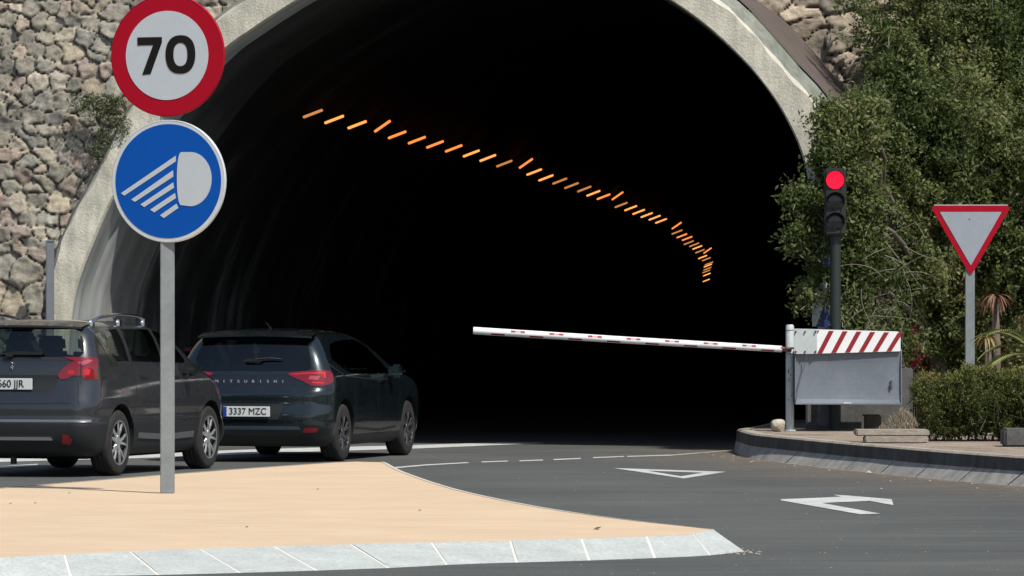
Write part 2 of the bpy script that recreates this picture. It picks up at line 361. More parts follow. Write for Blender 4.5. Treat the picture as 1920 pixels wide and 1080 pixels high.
def stone_wall(name, x0, x1, z0, z1, step, back, keep, cell, jit, p, depth, seed, label, pal, joint, blend=None):
    """wall in a plane parallel to the portal plane, `back` metres behind it"""
    U = Vector((math.cos(PHI), -math.sin(PHI), 0)); o = PC-PN*back; o = Vector((o.x, o.y, 0))
    nx, nz = int((x1-x0)/step)+1, int((z1-z0)/step)+1
    X, Z = np.meshgrid(np.linspace(x0, x1, nx), np.linspace(z0, z1, nz))
    Xw = X+.13*vnoise(X, Z, 1.1, seed+31)+.045*vnoise(X, Z, .40, seed+1)+.010*vnoise(X, Z, .12, seed+2)+.004*vnoise(X, Z, .04, seed+12); Zw = Z+.10*vnoise(X, Z, 1.0, seed+33)+.045*vnoise(X, Z, .40, seed+3)+.010*vnoise(X, Z, .12, seed+4)+.004*vnoise(X, Z, .04, seed+14)
    F1, F2, ID, DX, DZ = vor(Xw, Zw, cell[0], cell[1], jit, p, seed)
    E = (F2-F1)
    if blend is not None:                        # a lower band of bigger squared stones
        G1, G2, ID2, DX2, DZ2 = vor(Xw*1.0+.3, Zw, blend[1], blend[2], .32, 2.2, seed+9)
        mk = Z < blend[0]+.12*vnoise(X, Z, .5, seed+6)
        E = np.where(mk, (G2-G1)*1.3, E); ID = np.where(mk, ID2+70000, ID); DX = np.where(mk, DX2, DX); DZ = np.where(mk, DZ2, DZ)
    r = np.random.default_rng(seed+5); R = r.uniform(0, 1, (150000, 6))
    e = np.clip(E/.16, 0, 1); prof = 1-(1-e)**3.2
    h = depth*prof*(.75+.5*R[ID,0]) + prof*depth*.55*((R[ID,1]-.5)*DX+(R[ID,2]-.5)*DZ)*2 + .010*vnoise(X, Z, .045, seed+17)+.016*vnoise(X, Z, .09, seed+7)+.026*vnoise(X, Z, .2, seed+8)
    lean = math.tan(LEAN)
    PX = o.x+U.x*X+(-AX.x*h)-0; PY = o.y+U.y*X+(-AX.y*h)+Z*lean; 
    V = np.stack([PX, PY, Z], -1).reshape(-1, 3)
    q = np.arange(nx*nz).reshape(nz, nx); Q = np.stack([q[:-1,:-1], q[:-1,1:], q[1:,1:], q[1:,:-1]], -1).reshape(-1, 4)
    cxm = ((X[:-1,:-1]+X[1:,1:])/2).ravel(); czm = ((Z[:-1,:-1]+Z[1:,1:])/2).ravel()
    Q = Q[keep(cxm, czm, o, U)]
    used = np.unique(Q); mp = np.full(nx*nz, -1); mp[used] = np.arange(len(used)); Q = mp[Q]
    pal = np.array(pal)*np.array([.97,.945,.93]); k = (R[:,3]*len(pal)).astype(int); base = pal[k]*(.80+.34*R[:,4:5])
    col = base[ID.ravel()[used]]; jw = np.clip((E.ravel()[used]-.015)/.045, 0, 1)[:,None]; col = np.array(joint)*(1-jw)+col*jw
    o_ = single(name, V[used], Q.tolist(), STONE, label, 'wall', smooth=True)
    at = o_.data.attributes.new('col', 'FLOAT_COLOR', 'POINT')
    at.data.foreach_set('color', np.c_[col, np.ones(len(col))].ravel()); return o_
midpoly = [inner[i].lerp(outer[i], .55) for i in range(NA)]
def keep_left(cx, cz, o, U):
    poly = [((p-o).dot(U), p.z) for p in midpoly]; poly = [(poly[0][0], -1)]+poly+[(poly[-1][0], -1)]
    return ~inpoly(cx, cz, poly)
ch3m = [ch1[i]-nrm[i]*.06+AX*4.4 for i in range(NA)]
def keep_back(cx, cz, o, U):
    poly = [((p-o).dot(U), p.z) for p in ch3m]; poly = [(poly[0][0], -1)]+poly+[(poly[-1][0], -1)]
    return ~inpoly(cx, cz, poly)
PAL = [(.44,.41,.33),(.39,.37,.30),(.47,.40,.32),(.50,.44,.33),(.36,.35,.30),(.43,.36,.30),(.39,.38,.31),(.54,.49,.39),(.40,.375,.31)]
stone_wall('stone_wall', -9.5, -.9, -.1, 7.2, .02, .28, keep_left, (.235,.185), .29, 3.4, .075, 11,
    'rough dry stone retaining wall left of the tunnel arch, small rounded stones', PAL, (.15,.125,.095), (2.35,.34,.27))
stone_wall('stone_wall', -1.2, 12.5, -.1, 8.0, .026, 4.2, keep_back, (.33,.27), .47, 1.6, .10, 23,
    'wall of big broken rocks right of the tunnel arch, rising behind the leafy tree', [(.48,.41,.31),(.42,.36,.28),(.55,.47,.36),(.37,.33,.26)], (.10,.08,.06))
# hillside on top of the walls
hb = B()
Uv = Vector((math.cos(PHI), -math.sin(PHI), 0))
gx, gz = np.linspace(-30, 40, 36), np.linspace(0, 60, 20)
HV = []
for j, d in enumerate(gz):
    for i, x in enumerate(gx):
        p = PC+Uv*x+AX*(1.2+d if x < -1 else 5.4+d); base = 6.9 if x < -1 else 7.7
        HV.append((p.x, p.y, (base+d*.55+(.5*math.sin(x*.7+d)+.35*math.sin(x*1.9-d*.8))*(1 if j else .2))))
HFc = [(j*36+i, j*36+i+1, (j+1)*36+i+1, (j+1)*36+i) for j in range(19) for i in range(35)]
struct(ob('hillside', HV, HFc, HILL, smooth=True))
# plain ends of the retaining walls outside the picture, carrying on left and right
# grey post at the foot of the ring
b = B(); a = PP(95, 852, -.02); b.box((a.x, a.y-.08, 1.22), (.095, .07, 2.44), bev=.008)
b.box((a.x, a.y-.08, 2.45), (.11, .085, .02), bev=.004)
b.single('metal_post', flat('grey_metal_post', (.19,.20,.21), .6, .3), 'narrow grey post standing where the stone wall meets the tunnel ring', 'post')

# ------------------------------------------------------------------ foliage helpers
def leafmat(name, cols, rough=.45, trans=.35):
    m = M(name, cols[0], rough, 0, .3)
    at = m.n('ShaderNodeAttribute'); at.attribute_name = 'rnd'
    n = len(cols); c = m.ramp(at.outputs['Fac'], [(i/max(1,n-1), cols[i]) for i in range(n)])
    m.base(c); tr = m.n('ShaderNodeBsdfTranslucent'); m.l(c, tr.inputs[0])
    mx = m.n('ShaderNodeMixShader'); mx.inputs[0].default_value = trans
    m.l(m.b.outputs[0], mx.inputs[1]); m.l(tr.outputs[0], mx.inputs[2]); m.l(mx.outputs[0], m.t.nodes['Material Output'].inputs[0]); return m.m
def leaf_mesh(cen, L, W, dirs=None, seed=1, rnd=None, droop=0.0):
    """folded pointed leaves: 6 vertices, 4 triangles each"""
    r = np.random.default_rng(seed); n = len(cen)
    d = r.normal(size=(n,3)) if dirs is None else dirs
    d /= np.linalg.norm(d, axis=1)[:,None]; u = r.normal(size=(n,3)); s = np.cross(d, u); s /= np.linalg.norm(s, axis=1)[:,None]; nn = np.cross(s, d)
    L = np.asarray(L)*r.uniform(.65, 1.3, n); L = L[:,None]; Wd = np.asarray(W)*np.ones((n,1))*r.uniform(.8, 1.2, (n,1))
    a = cen-d*L/2; t = cen+d*L/2-nn*L*droop; m1 = cen-d*L*.08
    v = np.stack([a, m1+s*Wd/2+nn*Wd*.18, m1, m1-s*Wd/2+nn*Wd*.18, t], 1).reshape(-1, 3)
    f = np.array([[0,2,1],[0,3,2],[1,2,4],[2,3,4]]); Fc = (f[None]+5*np.arange(n)[:,None,None]).reshape(-1, 3)
    R = r.uniform(0, 1, n) if rnd is None else rnd
    return v, Fc, np.repeat(R, 4)
def leaf_ob(name, v, Fc, R, mat, parent, as_single=None):
    L = parent['_w'] if parent is not None else (0,0,0); v = v-np.array(L)
    me = bpy.data.meshes.new(name); me.vertices.add(len(v)); me.vertices.foreach_set('co', v.ravel())
    n = len(Fc); me.loops.add(n*3); me.polygons.add(n); me.loops.foreach_set('vertex_index', Fc.ravel())
    me.polygons.foreach_set('loop_start', np.arange(n)*3); me.polygons.foreach_set('loop_total', np.full(n, 3))
    me.materials.append(mat); me.update(calc_edges=True); me.validate()
    at = me.attributes.new('rnd', 'FLOAT', 'FACE'); at.data.foreach_set('value', R.astype(np.float32))
    return link(name, me, parent)

# ------------------------------------------------------------------ tree on the right
BARK = noisy('bark', (.10,.085,.065), (.17,.15,.12), 8, .9, 40, .35, .4, .02, vscale=(1,1,.3))
TW = flat('pale_twigs', (.20,.18,.14), .9)
SOILZ = .265
lobes = [(1755,40,165,63.6),(1682,140,78,63.2),(1880,130,160,63.5),(1700,230,130,62.9),(1600,240,62,61.0),(1800,270,150,62.8),(1930,320,150,63.0),
 (1572,320,58,60.95),(1660,370,110,62.6),(1770,400,125,62.9),(1890,460,120,63.0),(1545,385,48,60.9),(1497,372,26,60.8),(1595,440,66,60.95),(1680,500,100,62.5),
 (1552,510,38,60.9),(1500,440,20,60.8),(1520,552,20,60.8),(1585,560,58,60.95),(1610,380,60,60.95),(1618,500,60,61.0),(1600,620,52,61.0),(1660,640,60,61.6),(1560,222,42,60.9),(1625,205,42,61.1),(1650,590,80,62.7),(1760,560,115,63.2),(1870,600,110,63.4),(1740,650,90,63.6),
 (2050,200,200,63.8),(2060,450,170,63.4),(1900,-60,180,64),(1740,-90,130,64.2),(1980,610,120,63.2),(1545,450,42,60.85),(1562,280,44,60.85)]
tb = P(1760, 700, 63.4); tb.z = SOILZ
tree = thing('broadleaf_tree', 'dense small-leaved green tree overhanging the right side of the tunnel arch, behind the traffic light', 'tree', tb)
b = B(); 
def limb(a, c, r0, r1, n=7, wb=.10):
    a, c = Vector(a), Vector(c); pts = []
    for i in range(n+1):
        t = i/n; q = a.lerp(c, t); s = math.sin(t*math.pi)*wb*(c-a).length
        pts.append(q+Vector((random.uniform(-.4,.4)*s, random.uniform(-.4,.4)*s, .5*s)))
    b.tube(pts, [r0+(r1-r0)*i/n for i in range(n+1)], 7); return pts
fork = tb+Vector((-.1, .05, 1.1)); b.tube([tb, tb+Vector((.03,.0,.5)), fork], [.15,.125,.11], 10); ends = []
for (px, py, rp, y) in lobes:
    c = P(px, py, y); p = limb(fork+Vector((0,0,random.uniform(-.3,.3))), c, .055, .014, 8); ends.append((c, rp/F*y, p))
b.ob('trunk', BARK, tree, smooth=True)
cen = []; rn = []; tws = B(); dens = 1.0
for (c, r, p) in ends:
    nt_ = int(60+400*r*r); 
    for k in range(nt_):
        d = rng.normal(size=3); d /= np.linalg.norm(d); rr = r*(rng.uniform(0, 1)**.42)*(1+.16*math.sin(5*d[0]+3*d[2]+c.x)+.12*math.sin(9*d[1]+7*d[2]))
        tip = np.array(c)+d*rr*np.array([1,.8 if c.y > 61.5 else .55,1]); 
        if tip[2] < .5: continue
        dirt = d*.6+rng.normal(size=3)*.5+np.array([0,0,.25]); dirt /= np.linalg.norm(dirt); L = rng.uniform(.14, .34)
        st = tip-dirt*L
        if k % 3 == 0: tws.tube([st, tuple((tip+st)/2+rng.normal(size=3)*.012), tip], [.006,.0045,.002], 3, cap=False)
        nl = int(rng.integers(22, 40)); t = rng.uniform(0, 1.1, nl)[:,None]
        cen.append(st+dirt*L*t+rng.normal(size=(nl,3))*.042)
        base = .12+.55*rng.uniform()+.22*math.sin(tip[0]*3+tip[2]*2.3); rn.append(np.clip(base+rng.normal(size=nl)*.14, 0, 1))
cen = np.concatenate(cen); rn = np.concatenate(rn)
TREEL = leafmat('small_leaves', [(.066,.094,.030),(.112,.152,.046),(.160,.202,.066),(.225,.255,.10),(.38,.34,.16)], .5, .5)
v, Fc, R = leaf_mesh(cen, .060, .032, seed=3, rnd=rn); leaf_ob('crown', v, Fc, R, TREEL, tree)
for k in range(60):                               # bare grey twigs, lower left part of the crown
    c = P(random.uniform(1590,1700), random.uniform(450,610), random.uniform(60.6,61.8))
    q = [c]; d = Vector((random.uniform(-1,1), random.uniform(-.3,.3), random.uniform(-.9,.4))).normalized()
    for s in range(6): d = (d+Vector((random.uniform(-.3,.3), random.uniform(-.2,.2), random.uniform(-.35,.15)))).normalized(); q.append(q[-1]+d*.11)
    tws.tube(q, [.006-.0008*i for i in range(7)], 4, cap=False)
tws.ob('twigs', TW, tree)

# ------------------------------------------------------------------ pavement on the right with kerb
kb_px = [(1376,848),(1384,853),(1400,859),(1450,866),(1500,872),(1570,880),(1640,887),(1700,893.5),(1760,899),(1840,906),(1920,912.5),(2080,926),(2400,955)]
kb = [G(*q) for q in kb_px]; kb = [Vector((p[0], p[1], 0)) for p in smoothline(kb, 60)]
kb = [Vector((kb[0].x+.75, 66.5, 0)), Vector((kb[0].x+.35, 63.0, 0)), Vector((kb[0].x+.08, 61.4, 0))]+kb
def offs(pl, d):
    r = []
    for i, p in enumerate(pl):
        t = (pl[min(i+1, len(pl)-1)]-pl[max(i-1, 0)]); t.z = 0; t.normalize(); n = Vector((-t.y, t.x, 0)); r.append(p+n*(d(i) if callable(d) else d))
    return r
sgn = 1 if offs(kb, 1)[30].y > kb[30].y else -1
k1 = [p+Vector((0,0,.125)) for p in offs(kb, lambda i: sgn*(0.020+.10*min(1, max(0, i-3)/14)))]; k2 = [p+Vector((0,0,.13)) for p in offs(kb, lambda i: sgn*(0.025+.10*min(1, max(0, i-3)/14)))]
k3 = [p+Vector((0,0,.25)) for p in offs(kb, lambda i: sgn*(0.035+.10*min(1, max(0, i-3)/14)))]; k4 = [p+Vector((0,0,.268)) for p in offs(kb, lambda i: sgn*(0.055+.10*min(1, max(0, i-3)/14)))]; k5 = [p+Vector((0,0,.268)) for p in offs(kb, lambda i: sgn*(0.180+.10*min(1, max(0, i-3)/14)))]
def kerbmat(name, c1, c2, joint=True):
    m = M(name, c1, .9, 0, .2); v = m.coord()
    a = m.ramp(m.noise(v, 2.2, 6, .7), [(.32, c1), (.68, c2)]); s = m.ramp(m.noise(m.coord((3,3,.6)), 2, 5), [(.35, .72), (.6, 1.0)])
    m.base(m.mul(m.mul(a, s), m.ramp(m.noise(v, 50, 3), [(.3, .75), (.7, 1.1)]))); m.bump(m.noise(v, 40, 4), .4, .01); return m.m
KD = kerbmat('shaded_stained_kerb', (.08,.078,.072), (.14,.137,.125)); KL = kerbmat('grey_kerb_concrete', (.32,.31,.28), (.46,.44,.39)); KT = kerbmat('pale_kerb_top', (.34,.30,.24), (.46,.42,.34))  # stained upper face coloured darker for its shade, battered band paler for sunlight
JM = flat('dark_joint', (.035,.032,.028), .95)
kerb = B()
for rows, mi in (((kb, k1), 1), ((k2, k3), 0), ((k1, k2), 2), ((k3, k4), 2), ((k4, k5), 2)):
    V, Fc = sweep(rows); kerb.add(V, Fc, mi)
acc = 0; jn = 0                                         # joints between the kerb blocks
for i in range(3, len(kb)-1):
    acc += (kb[i+1]-kb[i]).length
    if acc > .95:
        acc = 0; t = (kb[i+1]-kb[i]).normalized(); n = Vector((t.y, -t.x, 0)) if sgn > 0 else Vector((-t.y, t.x, 0)); w = .012+.012*(jn % 3 == 0); w *= .6; jn += 1
        sl = t*(-.10)
        a = [kb[i]+n*.004, k1[i]+n*.005]; q = [a[0]-t*w+sl*.5, a[0]+t*w+sl*.5, a[1]+t*w-sl*.5, a[1]-t*w-sl*.5]; kerb.add(q, [(0,1,2,3)], 3)
struct(kerb.ob('kerb', [KD, KL, KT, JM]))
m = M('dusty_soil', (.3,.25,.2), .95, 0, .1); v = m.coord()
m.base(m.mul(m.ramp(m.noise(v, 1.8, 6, .7), [(.35, (.22,.165,.125)), (.55, (.34,.28,.22)), (.7, (.42,.36,.29))]), m.ramp(m.noise(v, 40, 4, .8), [(.35, .55), (.6, 1.1)])))
m.bump(m.noise(v, 30, 5), .8, .02); SOIL = m.m
pv = list(k5)+[Vector((12, k5[-1].y, .26)), Vector((14, 68, .26)), Vector((kb[0].x+.9, 68, .26))]
struct(ob('pavement', [(p.x, p.y, .262) for p in pv], tri2([(p.x, p.y) for p in pv]), SOIL))
# dust along the foot of the kerb
m = M('road_dust', (.30,.23,.17), .95, 0, .1); v = m.coord()
tr = m.n('ShaderNodeBsdfTransparent'); mx = m.n('ShaderNodeMixShader')
at = m.n('ShaderNodeAttribute'); at.attribute_name = 'edge'
mm = m.n('ShaderNodeMath', operation='MULTIPLY'); m.l(at.outputs['Fac'], mm.inputs[0]); m.l(m.ramp(m.noise(v, 7, 6, .75), [(.38, 0.0), (.68, 1.0)]), mm.inputs[1])
m.l(mm.outputs[0], mx.inputs[0]); m.l(tr.outputs[0], mx.inputs[1]); m.l(m.b.outputs[0], mx.inputs[2]); m.l(mx.outputs[0], m.t.nodes['Material Output'].inputs[0])
d0 = [p+Vector((0,0,.006)) for p in offs(kb, -.005*sgn)]; d1 = [p+Vector((0,0,.006)) for p in offs(kb, -.5*sgn)]; d2 = [p+Vector((0,0,.006)) for p in offs(kb, -2.0*sgn)]
V, Fc = sweep([d0, d1, d2]); dust = ob('dust', V, Fc, m.m)
at = dust.data.attributes.new('edge', 'FLOAT', 'POINT'); n = len(d0); at.data.foreach_set('value', [.85]*n+[.4]*n+[0.0]*n); struct(dust, 'stuff')
# pebbles and litter scattered on the road and island
PEB = flat('pale_pebbles', (.40,.34,.27), .9); pb = B()
def pebble(c, r):
    V = [Vector(c)+Vector((a*random.uniform(.6,1.2), b_*random.uniform(.6,1.2), d*random.uniform(.5,.8)))*r for a, b_, d in ((1,0,0),(-1,0,0),(0,1,0),(0,-1,0),(0,0,1),(0,0,-.2))]
    pb.add(V, [(0,2,4),(2,1,4),(1,3,4),(3,0,4),(2,0,5),(1,2,5),(3,1,5),(0,3,5)])
for k in range(90):
    i = random.randrange(3, 50); p = offs(kb, -abs(random.gauss(0,.28))*sgn-.02*sgn)[i]; pebble((p.x+random.uniform(-.2,.2), p.y, .008), random.choice((.004,.006,.008,.013)))
for k in range(120): p = G(random.uniform(700,1900), random.uniform(880,1078)); pebble((p.x, p.y, .004), random.uniform(.003,.007))
for k in range(40): p = G(random.triangular(1340,1440,1398), random.uniform(1030,1042)); pebble((p.x, p.y, .006), random.uniform(.004,.012))
for k in range(70): t = random.random(); p = G(1395*t, 1082-47*t+random.uniform(-1,3)); pebble((p.x, p.y, .004), random.uniform(.004,.009))
for q, r in (((1538,859.5),.03),((1628,888.5),.035),((1652,919),.018),((1520,867),.02)):
    p = G(*q); pebble((p.x, p.y, .012), r)
struct(pb.ob('gravel', PEB), 'stuff')

# ------------------------------------------------------------------ road markings
m = M('road_paint', (.55,.56,.54), .75, 0, .3); v = m.coord()
m.base(m.mul(m.ramp(m.noise(v, 3, 6, .8), [(.3, (.36,.37,.35)), (.6, (.60,.61,.58))]), m.ramp(m.noise(v, 45, 4, .8), [(.33, .45), (.5, 1.0)]))); PAINT = m.m
def marking(px, holes=None, z=.004):
    pts = [G(x, y, z) for x, y in px]; return pts, tri2([(p.x, p.y) for p in pts])
mk = B()
line = [(-300,874),(0,858),(260,851),(420,844.5),(540,840.5),(790,834),(940,829.3),(1020,830)], [(1020,831),(955,833.5),(790,840.5),(540,848),(420,853),(260,859),(0,866),(-300,884)]
mk.add(*marking(line[0]+line[1])); mk.add(*marking([(-300,893),(70,869.5),(72,872.5),(-300,899)]))
mk.add(*marking([(736,876),(800,870.6),(876,866.6),(880,868),(800,872.6),(745,877.6)]))
for a, c in (((903,865.3),(952,863.6)), ((974,863.2),(1018,861.6)), ((1038,860.9),(1089,858.6)), ((1112,857.2),(1170,855.0)), ((1176,854.8),(1262,852.4))):
    mk.add(*marking([a, c, (c[0],c[1]+1.7), (a[0],a[1]+1.7)]))
mk.add(*marking([(1262,852.2),(1340,846.2),(1374,843.0),(1374,843.9),(1340,847.4),(1262,853.8)]))
mk.add(*marking([(1464,936),(1540,933),(1577,931),(1562,927.5),(1590,929),(1672,936),(1675,947),(1631,939),(1541,943),(1651,963),(1612,964),(1464,938)]))
to = [(1150,877.5),(1362,884.5),(1282,897)]; ti = [(1214,882.4),(1318,886.2),(1277,893)]
A = [G(*q, .004) for q in to]; Bq = [G(*q, .004) for q in ti]
mk.add(A+Bq, [(0,1,4,3),(1,2,5,4),(2,0,3,5)])
struct(mk.ob('road_markings', PAINT))

# ------------------------------------------------------------------ traffic island
HI = .10
near_px = [(-260,1056),(-80,1050),(0,1047),(340,1031),(700,1020),(870,1017),(1050,1012),(1220,1006),(1300,1001),(1338,994)]
far_px = [(1338,993),(1290,987.5),(1200,978),(1100,965.5),(1000,950),(900,930),(830,912.5),(770,892.5),(740,880.5),(716,867.5),(700,865.5),(670,865.5),(640,866.5),(420,882),(200,899.5),(0,916),(-260,938)]
T = [G(*q, HI) for q in near_px]; Tf = [G(*q, HI) for q in far_px]
bot_px = [(-260,1094),(-80,1087),(0,1083),(340,1077),(700,1066),(870,1057.5),(1050,1052.5),(1220,1046.5),(1320,1042),(1396,1034)]
Bt = [G(*q) for q in bot_px]
m = M('ochre_screed', (.7,.47,.3), .9, 0, .15); v = m.coord()
a = m.ramp(m.noise(v, .9, 6, .65), [(.3, (.565,.425,.285)), (.7, (.635,.485,.33))]); s = m.ramp(m.noise(m.coord((1.2,5,1),(0,0,.1)), 1.5, 5, .7), [(.35, .955), (.65, 1.02)])
f = m.ramp(m.noise(v, 60, 3), [(.3, .88), (.7, 1.04)]); sp = m.ramp(m.noise(v, 9, 2), [(.20, .6), (.25, 1.0)])
m.base(m.mul(m.mul(m.mul(a, s), f), sp)); m.bump(m.noise(v, 50, 4), .25, .006); OCH = m.m
Tn = [Vector(p) for p in smoothline(T, 60)]; Bn = [Vector(p) for p in smoothline(Bt, 60)]; Tfs = [Vector(p) for p in smoothline(Tf, 70)]
poly = Tn+Tfs[1:]
back = [Vector((-16, 27, HI))]; left0 = [Vector((-14, 24.5, HI))]
poly = [*left0, *Tn, *Tfs[1:], *back]
island = thing('traffic_island', 'ochre-topped traffic island with a pale sloping kerb in the foreground', 'traffic island', (-1.5, 40, 0))
ob('paved_top', [(p.x, p.y, HI) for p in poly], tri2([(p.x, p.y) for p in poly]), OCH, island)
m = M('pale_kerbstone', (.5,.52,.49), .85, 0, .25); v = m.coord()
m.base(m.mul(m.ramp(m.noise(v, 2.5, 6, .7), [(.3, (.39,.42,.40)), (.7, (.51,.54,.51))]), m.ramp(m.noise(v, 35, 4, .8), [(.3, .72), (.6, 1.04)]))); m.bump(m.noise(v, 40, 4), .3, .006); KS = m.m
MOR = flat('pale_mortar', (.70,.67,.60), .9); DUSTE = flat('dirty_kerb_edge', (.30,.26,.20), .95)
kz = B(); Tn2 = [Vector((-14,24.5,HI))]+Tn; Bn2 = [Vector((-13.8,24.1,0))]+Bn
L = [0]
for i in range(1, len(Bn2)): L.append(L[-1]+(Bn2[i]-Bn2[i-1]).length)
def at(pl, s): return Vector([float(np.interp(s, L, [p[k] for p in pl])) for k in range(3)])
s = L[-1]-.02-.545*30
s0 = L[-1]-.62
for k in range(0, 30):                     # kerbstones with pale mortar joints, slightly uneven
    e = s0-k*.545; a_ = e-.545+.02
    if a_ < 0: break
    j = random.uniform(-.003,.003)
    def up(p, d): return p+Vector((0,0,d))
    V = []
    for q in (a_, (a_+e)/2, e): V += [up(at(Tn2, q), .003+j), up(at(Bn2, q).lerp(at(Tn2, q), .16), .002+j), up(at(Bn2, q), 0)]
    kz.add(V, [(0,1,4,3),(1,2,5,4),(3,4,7,6),(4,5,8,7)], 0)
    w_ = .011; q = e+.01; kz.add([up(at(Tn2, q-w_), .001), up(at(Bn2, q-w_), .0), up(at(Bn2, q+w_), .0), up(at(Tn2, q+w_), .001)], [(0,1,2,3)], 1)
V = []; q = np.linspace(s0+.02, L[-1], 6)
for u in q: V += [at(Tn2, u)+Vector((0,0,.003)), at(Bn2, u)]
kz.add(V, [(2*i, 2*i+1, 2*i+3, 2*i+2) for i in range(5)], 0)
kz.ob('kerb', [KS, MOR], island)
fo = offs(Tfs, .035); s2 = 1 if (fo[10].y > Tfs[10].y) else -1
f1 = [p+Vector((0,0,.003)) for p in Tfs]; f2 = [Vector((p.x, p.y, HI+.002)) for p in offs(Tfs, .04*s2)]; f3 = [Vector((p.x, p.y, 0)) for p in offs(Tfs, .13*s2)]
for i in range(9): t = i/9; f3[i] = Bn[-1].lerp(f3[i], t); f2[i] = f1[i].lerp(f2[i], t)
V, Fc = sweep([f1, f2, f3]); ob('far_edge', V, Fc, flat('pale_edge', (.55,.50,.40), .9), island)
leafd = B(); p = G(1120, 993, HI); 
leafd.add([p+Vector((-.03,0,.004)), p+Vector((0,.05,.016)), p+Vector((.03,.01,.02)), p+Vector((.004,-.05,.006))], [(0,1,2,3)])
for (x, y) in ((463,989),(596,918),(787,958),(66,944),(20,945),(130,925)): 
    p = G(x, y, HI); leafd.add([p+Vector((-.012,0,.003)), p+Vector((0,.03,.01)), p+Vector((.012,0,.01)), p+Vector((0,-.03,.003))], [(0,1,2,3)])
struct(leafd.ob('fallen_leaves', flat('dry_leaf', (.13,.08,.05), .9)), 'stuff')

# ------------------------------------------------------------------ signs
GALV = noisy('galvanised_steel', (.20,.225,.23), (.25,.28,.285), 5, .6, 30, .12, .05, .002, metal=.2)
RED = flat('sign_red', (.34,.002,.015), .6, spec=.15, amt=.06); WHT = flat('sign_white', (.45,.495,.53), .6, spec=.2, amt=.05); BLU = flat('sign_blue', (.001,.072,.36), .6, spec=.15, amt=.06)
BLK = flat('sign_black', (.010,.011,.010), .7, spec=.1); SRIM = flat('sign_rim', (.62,.66,.68), .35, .2)
def disc(b, c, r, y0, y1, n=72, mi=0, a=1.0):
    b.prism([(r*math.cos(t), a*r*math.sin(t)) for t in np.linspace(0, 2*math.pi, n, endpoint=False)], (y0, y1), ((1,0,0),(0,0,1),(0,1,0)), c, mi)
ys = 1.45*F/(925-YH); sc = F/ys
base = P(314, 925, ys); base.z = HI
sign = thing('sign_post', 'grey post on the island carrying the seventy limit sign over the blue headlight sign', 'sign', base)
b = B(); b.box((base.x, ys, (HI+P(0,60,ys).z)/2), (.116, .055, P(0,60,ys).z-HI), bev=.006); b.ob('post', GALV, sign)
b = B(); b.box((base.x, ys-.001, HI+.008), (.17,.10,.012), bev=.003); 
YAW = math.radians(-19); CY = math.cos(YAW)     # both round signs are turned a little to the left on their post
def round_sign(cx, cy, rpx, nm, rimw, mats):
    c = P(cx, cy, ys); c.y = ys-.045; r = rpx/sc
    b = B(); disc(b, c, r, -.0, .012); rt = []
    for q in range(96): t = q*2*math.pi/96; rt.append((c.x+r*math.cos(t), c.y+.004, c.z+r*math.sin(t)))
    plate = b.ob(nm, mats[0], sign)
    b = B(); n = 72; V = []                       # turned-back rim
    for t in np.linspace(0, 2*math.pi, n, endpoint=False):
        for rr, yy in ((r-.004,-.0025),(r,-.001),(r+.002,.004),(r+.002,.03),(r-.006,.03)): V.append((c.x+rr*math.cos(t), c.y+yy, c.z+rr*math.sin(t)))
    Fc = [(i*5+k, i*5+k+1, ((i+1)%n)*5+k+1, ((i+1)%n)*5+k) for i in range(n) for k in range(4)]
    b.add(V, Fc); rm = ob('rim', b.v, b.f, mats[1], plate, smooth=True, sharp=50); fixn(rm); plate.rotation_euler.z = YAW
    return c, r, plate
c, r, pl = round_sign(317.5, 104.5, 114, 'speed_limit_sign', 0, (RED, RED))
b = B(); disc(b, c+Vector((0,-.004,0)), 83.5/sc, 0, .0035, mi=0); b.ob('white_field', WHT, pl)
def zpt(x, y, cx=314.5, cy=104.5): return ((x-cx)/sc/CY, (cy-y)/sc)
b = B()    # digits drawn as outlines in photo proportions
# local zoom of the photo: region (150,0)-(520,480), scale 2.25
def zp(x, y): return zpt(150+x/2.249, y/2.249)
seven = [zp(243,157),zp(349,157),zp(349,180),zp(300,313),zp(264,315),zp(311,190),zp(244,191)]
ax3 = ((1,0,0),(0,0,1),(0,1,0))
b.prism(seven, (-.003,.0), ax3, c+Vector((0,-.005,0)))
no = 48; ocx, ocy = zp(429, 232)
V = []
for t in np.linspace(0, 2*math.pi, no, endpoint=False):
    ct, st_ = math.cos(t), math.sin(t); e = 2/2.35
    ex, ey = math.copysign(abs(ct)**e, ct), math.copysign(abs(st_)**e, st_)
    for aa, bb in ((64/2.249/sc/CY, 81/2.249/sc), (30/2.249/sc/CY, 49/2.249/sc)): V.append((c.x+ocx+aa*ex, c.y-.008, c.z+ocy+bb*ey))
b.add(V, [(2*i, 2*i+1, 2*((i+1)%no)+1, 2*((i+1)%no)) for i in range(no)])
b.ob('digits', BLK, pl)
c, r, pl = round_sign(319.8, 340, 114.5, 'headlight_sign', 0, (SRIM, SRIM))
b = B(); disc(b, c+Vector((0,-.003,0)), 107/sc, 0, .003); b.ob('blue_field', BLU, pl)
def zq(x, y): return zpt(150+x/2.249, y/2.249, 316.5, 340)
b = B()
lampo = [zq(430,643)]
for t in np.linspace(-90, 90, 25): lampo.append(zq(470+92*math.cos(math.radians(t))*1.0, 757+114*math.sin(math.radians(t))))
lampo += [zq(430,866)]+[zq(430-17*math.cos(math.radians(t)), 755-111*math.sin(math.radians(t))) for t in np.linspace(-75, 75, 15)]
b.prism(lampo, (-.003,0), ax3, c+Vector((0,-.004,0)))
for q in ([(408,658),(408,682),(186,824),(171,814)], [(396,719),(397,746),(232,851),(216,841)], [(397,770),(400,793),(272,873),(256,862)],
          [(404,815),(409,836),(315,896),(298,884)], [(411,860),(419,878),(357,920),(340,908)]):
    b.prism([zq(*p) for p in q], (-.003,0), ax3, c+Vector((0,-.004,0)))
